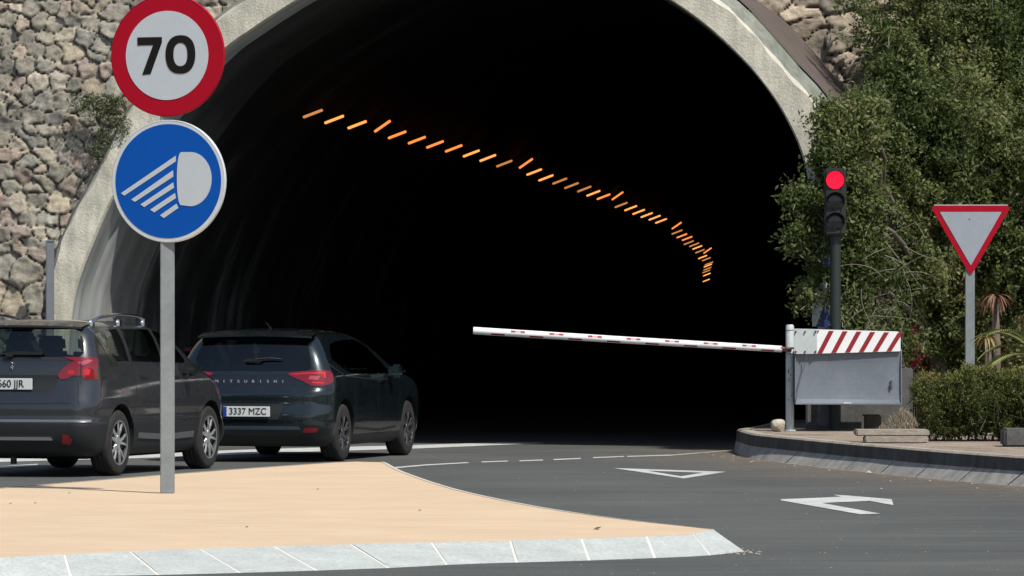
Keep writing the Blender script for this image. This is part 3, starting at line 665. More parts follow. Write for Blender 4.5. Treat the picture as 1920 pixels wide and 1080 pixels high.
b.ob('headlight_symbol', WHT, pl)
# give-way sign
yg = 60.4; sg = F/yg
gb = P(1818, 770, yg); gb.z = SOILZ
gv = thing('give_way_sign', 'red and white downward triangle sign on a grey post among the shrubs', 'sign', gb)
b = B(); b.box((P(1818.5,0,yg).x, yg, (SOILZ+P(0,400,yg).z)/2), (.108,.05,P(0,400,yg).z-SOILZ), bev=.006); b.ob('post', GALV, gv)
def rtri(cx, top, bot, half, rad, n=8):
    pts = [(cx-half, top),(cx+half, top),(cx, bot)]; out = []
    for i in range(3):
        a, p, d = (Vector(pts[(i+k) % 3]) for k in (-1,0,1)); u, w_ = (a-p).normalized(), (d-p).normalized()
        L_ = rad*1.3; q0, q1 = p+u*L_, p+w_*L_
        for t in np.linspace(0, 1, n): out.append(q0*(1-t)**2+p*2*t*(1-t)+q1*t*t)
    return [((p.x-1820)/sg, (450-p.y)/sg) for p in out]
o3 = P(1820, 450, yg); o3.y = yg-.04
b = B(); b.prism(rtri(1819.5, 386, 518, 76, 8), (0,.012), ax3, o3); pl = b.ob('sign_plate', RED, gv)
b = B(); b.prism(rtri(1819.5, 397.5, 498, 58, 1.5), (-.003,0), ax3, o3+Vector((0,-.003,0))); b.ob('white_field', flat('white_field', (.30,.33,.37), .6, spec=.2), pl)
b = B(); b.box(P(1820,384.8,yg)+Vector((0,-.02,0)), (.84,.04,.010), bev=.003); b.ob('top_rim', SRIM, pl)
b = B(); q = P(1817, 411, yg); b.tube([(q.x, yg-.040, q.z), (q.x, yg-.050, q.z)], .009, 10); b.ob('bolt', flat('bolt_grey', (.12,.13,.14), .5), pl)

# ------------------------------------------------------------------ traffic light
yt = 60.42; st_ = F/yt
tb_ = P(1567, 790, yt); tb_.z = SOILZ
DG = flat('dark_green_metal', (.022,.030,.026), .5, .1); BLKP = flat('black_plastic', (.016,.017,.016), .55)
tl = thing('traffic_light', 'black three-lens traffic light showing red on a dark green pole', 'traffic light', tb_)
b = B(); b.tube([(tb_.x, yt+.05, SOILZ), (tb_.x, yt+.05, P(0,430,yt).z)], .062, 14); b.tube([(tb_.x, yt+.05, P(0,455,yt).z), (tb_.x, yt+.03, P(0,425,yt).z)], [.07,.06], 14); b.ob('pole', DG, tl, smooth=True, sharp=40)
cz = P(1565.5, 378, yt); hb_ = B(); hb_.box(cz, (.245, .16, 126/st_), bev=.02)
hb_.box(cz+Vector((0,.10,0)), (.20,.05,.6), bev=.01); hb_.box(cz+Vector((.0,.09,-.40)), (.10,.12,.08), bev=.01)
hs = hb_.ob('housing', BLKP, tl)
REDL = emit('red_signal', (1.0,.006,.03), 1.6); DKL = flat('unlit_lens', (.02,.024,.026), .25, coat=.3)
for k, py in enumerate((338, 378, 416)):
    c = P(1565, py, yt); c.y = yt-.085; r = 16.5/st_; b = B(); V = [(c.x, c.y-.012, c.z)]; n = 32
    for rr, yy in ((.5,-.009),(.85,-.004),(1,0)): V += [(c.x+r*rr*math.cos(t), c.y+yy, c.z+r*rr*math.sin(t)) for t in np.linspace(0, 2*math.pi, n, endpoint=False)]
    Fc = [(0, 1+i, 1+(i+1)%n) for i in range(n)]
    for s_ in range(2): Fc += [(1+s_*n+i, 1+(s_+1)*n+i, 1+(s_+1)*n+(i+1)%n, 1+s_*n+(i+1)%n) for i in range(n)]
    b.add(V, Fc); b.ob('lens', REDL if k == 0 else DKL, tl, smooth=True)
    b = B(); V = []; arc = np.linspace(math.radians(-15), math.radians(195), 24)           # visor
    for t in arc:
        ln = .13*max(.25, math.sin(max(0, min(math.pi, t))))**.5
        for rr, yy in ((r+.005, .01), (r+.005, -ln), (r+.010, -ln), (r+.010, .01)): V.append((c.x+rr*math.cos(t), c.y+yy, c.z+rr*math.sin(t)))
    b.add(V, [(i*4+k2, i*4+k2+1, (i+1)*4+k2+1, (i+1)*4+k2) for i in range(23) for k2 in range(3)]); b.ob('visor', BLKP, tl, smooth=True, sharp=40)

# ------------------------------------------------------------------ barrier
yb = 1.285*F/(808-YH); sb = F/yb
bb_ = P(1481, 808, yb)
WPAINT = noisy('white_paint', (.45,.50,.49), (.52,.56,.55), 5, .45, 25, .14, .05, .002); CLEANW = flat('boom_white', (.80,.81,.80), .35, amt=.05)
BR = flat('barrier_red', (.26,.008,.016), .55, amt=.1); GREYP = noisy('grey_box_paint', (.155,.178,.205), (.185,.21,.24), 3, .5, 20, .12, .05, .003)
br = thing('road_barrier', 'lowered red and white boom barrier with a grey counterweight box and white post', 'barrier', bb_)
b = B(); b.tube([(bb_.x, yb, SOILZ), (bb_.x, yb, P(0,612,yb).z), (bb_.x, yb, P(0,608.5,yb).z)], [.047,.047,.035], 20); b.tube([(bb_.x, yb, SOILZ), (bb_.x, yb, SOILZ+.015)], .075, 20)
post = b.ob('post', WPAINT, br, smooth=True, sharp=40)
b = B(); rr_ = random.Random(4)
BGR = flat('band_grey', (.25,.27,.27), .5); SCF = flat('dark_scuff', (.09,.10,.10), .8); DBO = flat('dark_bolt', (.05,.055,.06), .5, .6)
for z_ in (618, 663): b = B(); pz = P(1481, z_, yb).z; b.tube([(bb_.x, yb, pz), (bb_.x, yb, pz-.008)], .051, 20); b.ob('clamp_band', BGR, post)
for x, y, w_, h_ in ((1478,696,.012,.05),(1482,703,.015,.012),(1479,712,.008,.04),(1483,742,.02,.006),(1478,750,.006,.03),(1481,690,.02,.006)): b = B(); b.box(P(x,y,yb)+Vector((0,-.0475,0)), (w_,.002,h_)); b.ob('scuff', SCF, post)
# boom
a0, a1 = P(1466, 654.5, yb-.06), P(887.5, 619.8, yb-.06); ud = (a1-a0).normalized(); rB = .0415
b = B(); b.tube([a0, a0.lerp(a1, .5)-Vector((0,0,.004)), a1], [rB*.88, rB*.95, rB], 24); boom = b.ob('boom', CLEANW, br, smooth=True, sharp=40)
b = B(); b.tube([P(1484,656,yb-.05), a0+ud*.01], [.022,.026], 12); b.ob('boom_socket', flat('socket_metal', (.16,.15,.14), .5, .5), boom, smooth=True)
vn = Vector((0,-1,0)); vu = ud.cross(vn).normalized(); vu = vu if vu.z > 0 else -vu
def patch(t, ang, w_, ha):
    c = a0.lerp(a1, t)-Vector((0,0,.004))*(1-abs(2*t-1)); rad = rB*(.88+.12*t)+.0015
    V = []
    for s_ in (-w_/2, w_/2):
        for q in np.linspace(ang-ha, ang+ha, 5): V.append(c+ud*s_+(vn*math.cos(q)+vu*math.sin(q))*rad)
    return V, [(i, i+1, i+6, i+5) for i in range(4)]
Lb = (a1-a0).length
for k in range(8):
    t = (1466-(971+72.2*k))/(1466-887.5)
    for dx in (-.055, .055): 
        V, Fc = patch(t+dx/Lb, math.radians(28), .05, math.radians(17)); ob('red_reflector', V, Fc, BR, boom)
    V, Fc = patch(t, math.radians(28), .06, math.radians(12)); ob('pink_reflector', V, Fc, flat('faded_pink', (.62,.25,.26), .5) if k == 0 else bpy.data.materials['faded_pink'], boom)
for k in range(8):
    t = (1466-(934+72.2*k))/(1466-887.5); V, Fc = patch(t, math.radians(-40), .15, math.radians(17)); ob('red_reflector', V, Fc, BR, boom)
# arm plates and counterweight box
def quadplate(px, y, th, mat, name, par):
    b = B(); c = P(px[0][0], px[0][1], y); pts = [P(x, yy, y) for x, yy in px]
    b.prism([(p.x-c.x, p.z-c.z) for p in pts], (0, th), ax3, c); return b.ob(name, mat, par)
ap = quadplate([(1489,616),(1532,617),(1532,663.5),(1489,663.5)], yb-.24, .03, WPAINT, 'arm_plate', br)
for x in (1492,1509.5,1529):
    for y in (622, 659.5): b = B(); b.tube([P(x,y,yb-.238), P(x,y,yb-.262)], .011, 8); b.ob('bolt', DBO, ap)
sp_ = quadplate([(1532,617.5),(1683,621.5),(1687,624),(1688.5,629),(1688.5,658.5),(1532,663)], yb-.235, .03, CLEANW, 'striped_plate', br)
for k in range(6):
    x = 1532.5+25.9*k; t = x+26
    q = [(x,662.3-.03*(x-1532)),(x+9.5,662-.03*(x-1532)),(x+31,620.5+.026*(x-1532)),(x+21.5,620.3+.026*(x-1532))]
    if k == 0: pass
    b = B(); c = P(q[0][0], q[0][1], yb-.239); b.prism([(P(*p, yb-.239).x-c.x, P(*p, yb-.239).z-c.z) for p in q], (0,.003), ax3, c); b.ob('red_stripe', BR, sp_)
b = B(); c = P(1532, 619.5, yb-.239); b.prism([(0,0),(.026,0),(.0,-.045)], (0,.003), ax3, c); b.ob('red_stripe', BR, sp_)
# box body: slightly dished front
nx, nz = 24, 12; V = []; x0_, x1_ = P(1489.5,0,yb).x, P(1687,0,yb).x; z1_, z0_ = P(0,655,yb).z, P(0,756,yb).z
for j in range(nz+1):
    for i in range(nx+1):
        u, w_ = i/nx, j/nz; V.append((x0_+(x1_-x0_)*u, yb-.20+.035*math.sin(math.pi*min(1,w_*1.15))**.5*(.55+.45*math.sin(math.pi*min(1,u+.12))), z0_+(z1_-z0_)*w_-.01*(1-w_)*u))
Fc = [(j*(nx+1)+i, j*(nx+1)+i+1, (j+1)*(nx+1)+i+1, (j+1)*(nx+1)+i) for j in range(nz) for i in range(nx)]
b = B(); b.add(V, Fc); b.box(((x0_+x1_)/2, yb+.06, (z0_+z1_)/2), (x1_-x0_-.01, .28, z1_-z0_-.01), bev=.01)
b.box(((x0_+x1_)/2, yb-.205, z0_-.004), (x1_-x0_, .03, .014)); b.box((x1_+.004, yb-.1, (z0_+z1_)/2), (.012, .22, z1_-z0_+.01)); b.box((x0_+.002, yb-.1, (z0_+z1_)/2), (.012, .22, z1_-z0_+.01))
cw = b.ob('counterweight_box', GREYP, br)
b = B(); b.tube([P(1512,664,yb-.25), P(1510,680,yb-.23), P(1504,700,yb-.215), P(1496,730,yb-.21), P(1492,755,yb-.22)], .005, 6); b.ob('cable', flat('grey_cable', (.12,.13,.14), .6), cw)
b = B(); b.tube([P(1672,714,yb-.205), P(1670,722,yb-.21), P(1671,729,yb-.205)], .010, 6); b.box(P(1671,721,yb-.19), (.03,.012,.09), bev=.003); b.ob('latch', flat('latch_grey', (.12,.13,.14), .5, .4), cw)
b = B(); b.box(P(1588,756,yb-.225), (.09,.02,.02), bev=.004); b.ob('hasp', WPAINT, cw)

# ------------------------------------------------------------------ things round the barrier: stone, slabs, low walls
def rock(c, sz, seed, sub=2):
    bm = bmesh.new(); bmesh.ops.create_icosphere(bm, subdivisions=sub+1, radius=1); rr = random.Random(seed); ds = [Vector((rr.gauss(0,1), rr.gauss(0,1), rr.gauss(0,1))).normalized() for _ in range(9)]
    for v_ in bm.verts:
        p = v_.co.copy()
        for d in ds:
            q = p.dot(d)
            if q > .72: p -= d*(q-.72)*.85
        v_.co = Vector((p.x*sz[0], p.y*sz[1], p.z*sz[2]))
    V = [v_.co+Vector(c) for v_ in bm.verts]; Fc = [[v_.index for v_ in f.verts] for f in bm.faces]; bm.free(); return V, Fc
RK = noisy('pale_rock', (.52,.48,.38), (.42,.38,.29), 9, .95, 30, .3, .6, .02)
V, Fc = rock(P(1459, 799, 59.75), (.10,.10,.09), 3); single('boulder', V, Fc, RK, 'pale boulder on the pavement at the foot of the white barrier post', 'rock')
TIM = noisy('weathered_slab', (.30,.26,.21), (.40,.35,.29), 6, .95, 30, .35, .5, .01, vscale=(1,1,5))
def slab(px0, px1, py0, py1, y, dep, name, label, cat, mat, bev=.012, group=None):
    a, c = P(px0, py0, y), P(px1, py1, y); b = B(); b.box(((a.x+c.x)/2, y+dep/2, (a.z+c.z)/2), (c.x-a.x, dep, abs(a.z-c.z)), bev=bev); return b.single(name, mat, label, cat, group)
slab(1622,1741,818,831,54.3,.35,'stone_slab','lower of two stacked weathered slabs lying on the pavement below the barrier box','slab',TIM)
slab(1606,1743,806,817.6,54.36,.5,'stone_slab','upper of two stacked weathered slabs lying on the pavement below the barrier box','slab',TIM)
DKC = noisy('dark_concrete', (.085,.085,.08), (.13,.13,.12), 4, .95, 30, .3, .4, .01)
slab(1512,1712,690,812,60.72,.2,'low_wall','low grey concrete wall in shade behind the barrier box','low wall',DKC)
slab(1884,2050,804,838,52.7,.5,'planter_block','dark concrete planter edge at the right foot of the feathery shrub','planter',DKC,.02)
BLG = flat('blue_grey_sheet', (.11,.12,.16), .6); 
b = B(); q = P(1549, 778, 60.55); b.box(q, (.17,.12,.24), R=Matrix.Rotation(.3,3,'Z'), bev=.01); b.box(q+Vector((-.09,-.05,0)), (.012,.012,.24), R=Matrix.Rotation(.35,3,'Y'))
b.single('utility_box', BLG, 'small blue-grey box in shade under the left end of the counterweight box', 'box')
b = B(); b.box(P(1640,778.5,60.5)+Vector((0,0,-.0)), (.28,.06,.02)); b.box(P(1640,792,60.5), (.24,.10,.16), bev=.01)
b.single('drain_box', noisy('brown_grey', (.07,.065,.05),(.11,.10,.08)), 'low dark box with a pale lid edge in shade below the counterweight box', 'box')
# tilted blue and white board beside the traffic light pole
ti_ = thing('info_board', 'white and blue board leaning behind the traffic light pole', 'board', P(1540, 640, 60.75)); 
BW = flat('board_white', (.34,.36,.38), .5); BBL = flat('board_blue', (.02,.03,.11), .5)
def slant(px, y0, y1, mat, nm):
    b = B(); f_ = [P(x, y, y0) for x, y in px]; k_ = [p+Vector((.0,y1,0)) for p in f_]; n = len(px)
    b.add(f_+k_, [tuple(range(n))[::-1], tuple(range(n, 2*n))]+[(i,(i+1)%n,n+(i+1)%n,n+i) for i in range(n)]); fixn(b.ob(nm, mat, ti_))
slant([(1523,612),(1523,560),(1546,526),(1551,531),(1545,572),(1530,612)], 60.7, .03, BW, 'white_panel')
slant([(1530,613),(1546,572),(1556,560),(1558,613)], 60.72, .03, BBL, 'blue_panel')
slant([(1541,500),(1547,474),(1556,470),(1556,500)], 60.72, .03, BBL, 'upper_blue_panel')

# ------------------------------------------------------------------ shrubs, aloes, palm
SHL = leafmat('feathery_leaves', [(.028,.040,.010),(.060,.080,.018),(.115,.135,.030),(.20,.215,.05),(.22,.15,.06)], .6, .25)
sbp = P(1815, 830, 55.3); sbp.z = SOILZ
shr = thing('feathery_shrub', 'low feathery dark green shrub below the give way sign', 'shrub', sbp)
cen, dr, rn = [], [], []; stm = B()
for (px, py, rx, rz) in ((1775,762,66,62),(1820,745,72,66),(1885,752,66,62),(1738,722,34,34),(1795,716,40,34),(1850,702,30,26),(1812,692,20,16),(1900,700,24,18),(1897,722,40,36),(1945,745,70,70),(1790,800,62,36),(1880,805,60,34),(1738,778,32,45),(1765,815,30,20),(1830,816,60,22),(1900,812,50,24)):
    c = np.array(P(px, py, 55.3)); rx, rz = rx/F*55.3, rz/F*55.3
    for k in range(int(1500*rx*rz*8)+50):
        d = rng.normal(size=3); d /= np.linalg.norm(d); rr = rng.uniform(0,1)**.4
        tip = c+d*rr*np.array([rx, .45, rz]); up = d*.7+np.array([0,0,.9])+rng.normal(size=3)*.3; up /= np.linalg.norm(up); L_ = rng.uniform(.14,.32); s0_ = tip-up*L_
        if s0_[2] < SOILZ+.25*abs(d[0])**2 or math.sin(tip[0]*9+1)*math.sin(tip[2]*8)*math.sin(tip[1]*7) > .25: continue
        nl = 16; t = rng.uniform(0,1,nl)[:,None]; cen.append(s0_+up*L_*t); q = up+rng.normal(size=(nl,3))*.75; dr.append(q)
        g = .10+.65*max(0,d[2])*rr+.2*rng.uniform()+ (.35 if (px < 1770 and py < 760 and rng.uniform() < .3) else 0); rn.append(np.clip(g+rng.normal(size=nl)*.12,0,1))
        if k % 6 == 0: stm.tube([s0_, tip], [.003,.0015], 3, cap=False)
v, Fc, R = leaf_mesh(np.concatenate(cen)+rng.normal(size=(sum(len(q_) for q_ in cen),3))*.012, .042, .011, np.concatenate(dr), 5, np.concatenate(rn)); leaf_ob('foliage', v, Fc, R, SHL, shr)
for k in range(14): c = P(1740+k*15, 825, 55.3); c.z = SOILZ; stm.tube([c, c+Vector((random.uniform(-.2,.2),0,.45))], [.014,.006], 5)
stm.ob('stem', BARK, shr)
def blade(b, o, d, L, w_, droop, mi=0, n=8, thick=.25):
    d = Vector(d).normalized(); s = d.cross(Vector((0,0,1))); s = s.normalized() if s.length > .01 else Vector((1,0,0)); p = Vector(o); V = []
    for i in range(n+1):
        t = i/n; ww = w_*(1-t)**.7*(.6+.4*min(1, t*5)); up = s.cross(d).normalized()
        V += [p+s*ww/2+up*ww*thick, p-up*ww*thick*.4, p-s*ww/2+up*ww*thick]; d = (d+Vector((0,0,-droop/n))).normalized(); p = p+d*(L/n)
    b.add(V, [(3*i+k, 3*i+k+1, 3*i+k+4, 3*i+k+3) for i in range(n) for k in range(2)], mi)
def aloe(px, py, y, base_py, R_, label, c1, c2, n):
    c = P(px, py, y); g = Vector((c.x, y, SOILZ)); t = thing('aloe_plant', label, 'plant', g)
    b = B(); b.tube([g, g+Vector((.02,0,(c.z-SOILZ)*.5)), c], [.05,.045,.04], 8); b.ob('stem', noisy('dry_stem'+c1[0], (.10,.075,.055), (.15,.11,.08), 20), t, smooth=True)
    b = B()
    for k in range(n):
        a = random.uniform(0, 2*math.pi); e = random.uniform(-.2, .95); blade(b, c, (math.cos(a), math.sin(a), e), R_*random.uniform(.8,1.25), .028, random.uniform(1.5,3.2), 0 if random.random() < .6 else 1)
    b.ob('leaves', [noisy('aloe_'+c1[0], c1[1], c1[2], 12, .7), noisy('aloe_'+c2[0], c2[1], c2[2], 12, .7)], t, smooth=True)
aloe(1866, 556, 59.6, 690, .27, 'tall aloe with drooping orange-brown leaves right of the give way post', ('rust', (.34,.15,.07), (.24,.12,.07)), ('brown', (.24,.13,.09), (.15,.09,.06)), 46)
aloe(1851, 634, 59.2, 700, .21, 'shorter aloe with arching yellow leaves beside the give way post', ('yellow', (.36,.30,.08), (.28,.24,.08)), ('ochre', (.30,.19,.08), (.2,.15,.07)), 34)
aloe(1935, 585, 59.9, 700, .22, 'reddish aloe at the right edge behind the palm fronds', ('red', (.30,.06,.04), (.22,.06,.05)), ('darkred', (.16,.05,.04), (.12,.05,.04)), 26)
pc = P(1948, 678, 57.6); pg = Vector((pc.x, pc.y, SOILZ)); palm = thing('palm_plant', 'low palm with arching feather fronds at the right edge', 'palm', pg)
b = B(); b.tube([pg, pc], [.13,.10], 10); b.ob('trunk', BARK, palm, smooth=True)
PG = noisy('palm_green', (.16,.19,.06), (.24,.25,.10), 10, .6); PY = noisy('palm_stalk', (.26,.26,.07), (.20,.22,.06), 10, .6)
for k, (ax_, az_, L_, dp) in enumerate(((-1,.75,.75,1.5),(-1,.35,.7,.9),(-1,1.3,.75,1.9),(-.6,1.4,.9,1.8),(.8,1.2,1.0,1.7),(.3,1.6,1.0,1.8),(-.95,-.25,.55,.1),(-.5,.9,.8,1.6),(1,.6,.9,1.4))):
    b = B(); d = Vector((ax_, random.uniform(-.5,.3) if k != 6 else -.1, az_)).normalized(); p = pc.copy(); path = [p.copy()]; n = 16
    for i in range(n): d = (d+Vector((0,0,-dp/n))).normalized(); p = p+d*(L_/n); path.append(p.copy())
    b.tube(path, [.012-.009*i/n for i in range(n+1)], 5, 1)
    for i in range(2, n+1):
        t = (path[i]-path[i-1]).normalized(); s = t.cross(Vector((0,0,1))).normalized()
        for sg_ in (-1,1):
            for u in (0,.5): blade(b, path[i-1].lerp(path[i], u), (t*.8+s*sg_*.75+Vector((0,0,.25))), .26*math.sin(math.pi*(.12+.8*i/n)), .019, .5, 0, 4)
    b.ob('frond', [PG, PY], palm)
# red flowers
fl = P(1714, 692, 62.3); flt = thing('red_flowering_plant', 'dark red flower spray above the low wall, right of the barrier box', 'flowers', Vector((fl.x, fl.y, SOILZ)))
cc = []
for k in range(260):
    u = rng.uniform(0,1); py = 690-82*u**1.3; px = 1713+rng.normal()*(5+14*(1-u)**2.5); cc.append(tuple(P(px, py, 62.25+rng.normal()*.05)))
v, Fc, R = leaf_mesh(np.array(cc), .035, .03, seed=8); leaf_ob('blossom', v, Fc, R, leafmat('red_petals', [(.10,.004,.010),(.17,.006,.018)], .6), flt)
b = B(); 
for k in range(5): b.tube([Vector((fl.x+.03*k-.06, fl.y, SOILZ)), Vector((fl.x+.02*k-.04, fl.y, P(0,660,62.3).z)), P(1708+3*k, 622, 62.3)], [.006,.004,.002], 4)
b.ob('stem', BARK, flt)
# dry grass tufts under the box end
cc, dd = [], []
for k in range(900):
    px = rng.normal(1697, 15) if rng.uniform() < .7 else rng.uniform(1640,1740); p = P(px, 805, 58.5+rng.normal()*.15); h_ = rng.uniform(.02,.30)*max(.1,1-abs(px-1692)/60); cc.append((p.x, p.y, SOILZ+h_)); dd.append((rng.normal()*.4, rng.normal()*.4, 1))
v, Fc, R = leaf_mesh(np.array(cc), .06, .008, np.array(dd), 9); struct(leaf_ob('dry_grass', v, Fc, R, leafmat('straw', [(.22,.17,.11),(.36,.30,.22),(.10,.09,.05)], .9, .2), None), 'stuff')
# weeds growing on the left wall
wc = PP(190, 205, .1); wd = thing('wall_weed', 'grey-green weed clump growing from the stone wall beside the speed sign', 'plant', Vector((wc.x, wc.y, wc.z-.4)))
cc = []; rn = []
for (px, py, sx, sy, n) in ((170,195,26,14,420),(205,210,20,16,420),(228,238,12,16,180),(196,250,10,24,160),(178,285,12,16,120),(215,190,15,8,160)):
    for k in range(n): p = PP(rng.normal(px, sx*.7), rng.normal(py, sy*.7), .0); cc.append((p.x, p.y-.02+rng.normal()*.04, p.z)); rn.append(np.clip(rng.normal(.5,.25),0,1))
v, Fc, R = leaf_mesh(np.array(cc), .06, .016, seed=12, rnd=np.array(rn)); leaf_ob('foliage', v, Fc, R, leafmat('weed_leaf', [(.05,.07,.03),(.10,.12,.05),(.17,.18,.09)], .7, .3), wd)

# ------------------------------------------------------------------ cars
TYRE = noisy('tyre_rubber', (.018,.017,.016), (.03,.028,.026), 6, .85, 30, .2, .1, .003)
ALLOY = M('alloy', (.55,.56,.57), .3, .7, .5).m; DARKM = flat('black_trim', (.013,.014,.015), .5); GLOSSB = flat('gloss_black', (.006,.006,.007), .08, coat=1)
DARKR = flat('wheel_well', (.006,.006,.006), .95); CABIN = flat('cabin_dark', (.012,.012,.013), .9); SEATM = flat('seat_cloth', (.02,.02,.022), .9)
m = M('tinted_glass', (.1,.1,.1), .02); gl = m.n('ShaderNodeBsdfGlossy'); gl.inputs['Roughness'].default_value = .02; gl.inputs[0].default_value = (.9,.95,.93,1)
tr = m.n('ShaderNodeBsdfTransparent'); tr.inputs[0].default_value = (.30,.36,.33,1); fr = m.n('ShaderNodeFresnel'); fr.inputs[0].default_value = 1.65
mx = m.n('ShaderNodeMixShader'); m.l(fr.outputs[0], mx.inputs[0]); m.l(tr.outputs[0], mx.inputs[1]); m.l(gl.outputs[0], mx.inputs[2]); m.l(mx.outputs[0], m.t.nodes['Material Output'].inputs[0]); GLASS = m.m
TAIL = M('tail_red', (.15,.001,.005), .12, 0, .6, .8); TAIL.b.inputs['Emission Color'].default_value = (1,.01,.03,1); TAIL.b.inputs['Emission Strength'].default_value = .03; TAIL = TAIL.m
TAILB = emit('tail_bright', (.45,.005,.02), .10); CLEAR = M('clear_lens', (.34,.06,.08), .1, 0, .6, .8).m; CHROME = M('chrome', (.75,.77,.78), .12, 1.0).m
PLW = flat('plate_white', (.60,.62,.60), .4, amt=.03); PLB = flat('plate_blue', (.01,.05,.30), .4); MGL = M('mirror_glass', (.10,.13,.12), .05, 1.0).m; LETT = flat('badge_silver', (.42,.44,.46), .4); PLK = flat('plate_black', (.01,.01,.01), .5)
GREYT = flat('grey_trim', (.13,.135,.14), .35, .3)
def text_mesh(s, size, bold=.0, sx=1.0):
    cu = bpy.data.curves.new('txt', 'FONT'); cu.body = s; cu.size = size; cu.align_x = 'CENTER'; cu.align_y = 'CENTER'; cu.offset = 0.0; cu.extrude = .002
    o = bpy.data.objects.new('txt', cu); C.objects.link(o); bpy.context.view_layer.update()
    me = bpy.data.meshes.new_from_object(o.evaluated_get(bpy.context.evaluated_depsgraph_get())); bpy.data.objects.remove(o)
    V = [Vector((v_.co.x*sx, 0-v_.co.z, v_.co.y)) for v_ in me.vertices]; Fc = [list(p.vertices) for p in me.polygons]; bpy.data.meshes.remove(me); return V, Fc
def body_levels(lv, n):
    lv = np.array(lv, float); z = lv[:,0]; out = []
    t = np.arange(len(z)); tt = np.linspace(0, len(z)-1, n)
    def cr(y):
        e = np.r_[2*y[0]-y[1], y, 2*y[-1]-y[-2]]; r = []
        for q in tt:
            i = min(int(q), len(y)-2); u = q-i; a, b_, c, d = e[i:i+4]; r.append(.5*((2*b_)+(-a+c)*u+(2*a-5*b_+4*c-d)*u*u+(-a+3*b_-3*c+d)*u**3))
        return np.array(r)
    return np.stack([cr(lv[:,k]) for k in range(lv.shape[1])], 1)
def ring(z, w, yr, yf, rr, rf, br, bf):
    """closed plan outline: rear centre -> right side -> front -> left side"""
    h = []
    w_ = max(w, .02)
    for t in np.linspace(0, 1, 9)[:-1]: x = (w_-rr)*t; h.append((x, yr-br*(1-(x/w_)**2)))
    y0 = yr-br*(1-((w_-rr)/w_)**2)
    for t in np.linspace(0, 1, 11)[:-1]:
        a = t*math.pi/2; h.append((w_-rr+rr*math.sin(a), y0+rr*(1-math.cos(a))))
    yA = y0+rr; yfc = yf-bf*(((w_-rf)/w_)**2); yB = yfc-rf
    for t in np.linspace(0, 1, 61)[:-1]:
        y = yA+(yB-yA)*t; bulge = .012*math.sin(math.pi*t); h.append((w_+bulge, y))
    for t in np.linspace(0, 1, 11)[:-1]:
        a = t*math.pi/2; h.append((w_-rf+rf*math.cos(a), yB+rf*math.sin(a)))
    for t in np.linspace(0, 1, 9): x = (w_-rf)*(1-t); h.append((x, yf-bf*(x/w_)**2))
    r = h+[(-x, y) for x, y in h[::-1][1:-1]]; return [(x, y, z) for x, y in r]
def make_wheel(par, x, y, R_, W_, style, side):
    """wheel: tyre (child: rim); side = +1 outer face to +x"""
    prof = [(R_*.66,-.5),(R_*.72,-.49),(R_*.86,-.5),(R_*.95,-.46),(R_*.985,-.38),(R_,-.25),(R_,-.12),(R_*.988,-.1),(R_,-.08),(R_,.08),(R_*.988,.1),(R_,.12),(R_,.25),(R_*.985,.38),(R_*.95,.46),(R_*.86,.5),(R_*.72,.49),(R_*.66,.5)]
    n = 56; b = B(); V = [(x+side*q*W_, y+r_*math.sin(t), R_+r_*math.cos(t)) for t in np.linspace(0, 2*math.pi, n, endpoint=False) for r_, q in prof]; k = len(prof)
    b.add(V, [(i*k+j, i*k+j+1, ((i+1)%n)*k+j+1, ((i+1)%n)*k+j) for i in range(n) for j in range(k-1)])
    wh = b.ob('wheel', TYRE, par, smooth=True, sharp=45); fixn(wh)
    ri = R_*.66; b = B(); prof = [(ri,.47),(ri*1.03,.50),(ri*.96,.49),(ri*.93,.40),(ri*.90,.05),(ri*.3,.0),(0.001,.0)]; k = len(prof)
    V = [(x+side*q*W_, y+r_*math.sin(t), R_+r_*math.cos(t)) for t in np.linspace(0, 2*math.pi, n, endpoint=False) for r_, q in prof]
    for i in range(n):
        for j in range(k-1): b.add([V[i*k+j], V[i*k+j+1], V[((i+1)%n)*k+j+1], V[((i+1)%n)*k+j]], [(0,1,2,3)], 0 if j < 2 else 1)
    def spoke(a, w0, w1, r0, r1, off0, off1, sk=0):
        c, s_ = math.cos(a), math.sin(a); er = Vector((0, s_, c)); et = Vector((0, c, -s_)); o_ = Vector((x, y, R_)); V = []
        for r_, w_, of in ((r0, w0, off0), ((r0+r1)/2, (w0+w1)/2*.9, (off0+off1)/2+.01), (r1, w1, off1)):
            for q, dd in ((-w_/2, -.012), (-w_/2*.8, 0), (w_/2*.8, 0), (w_/2, -.012)): V.append(o_+er*r_+et*(q+sk*(r_-r0))+Vector((side*(of+dd), 0, 0)))
        Fc = [(i*4+j, i*4+j+1, i*4+j+5, i*4+j+4) for i in range(2) for j in range(3)]+[(0,4,5,1)]; b.add(V, Fc, 0)
    if style == 1:
        for k_ in range(5):
            a = k_*2*math.pi/5+.2
            for sk in (-.32, .32): spoke(a, .040, .026, ri*.18, ri*.97, W_*.40, W_*.47, sk)
            spoke(a, .075, .055, ri*.10, ri*.42, W_*.39, W_*.41)
    else:
        for k_ in range(6):
            a = k_*2*math.pi/6+.1
            for sk in (-.20, .20): spoke(a, .022, .018, ri*.18, ri*.97, W_*.40, W_*.47, sk)
    b.prism([(.055*math.cos(t), .055*math.sin(t)) for t in np.linspace(0, 2*math.pi, 20, endpoint=False)], (0, W_*.44*side), ((0,1,0),(0,0,1),(1,0,0)), (x, y, R_))
    o = b.ob('rim', [ALLOY if style == 1 else bpy.data.materials['alloy_dark'], DARKM], wh); fixn(o); return wh
M('alloy_dark', (.22,.23,.24), .3, .8)
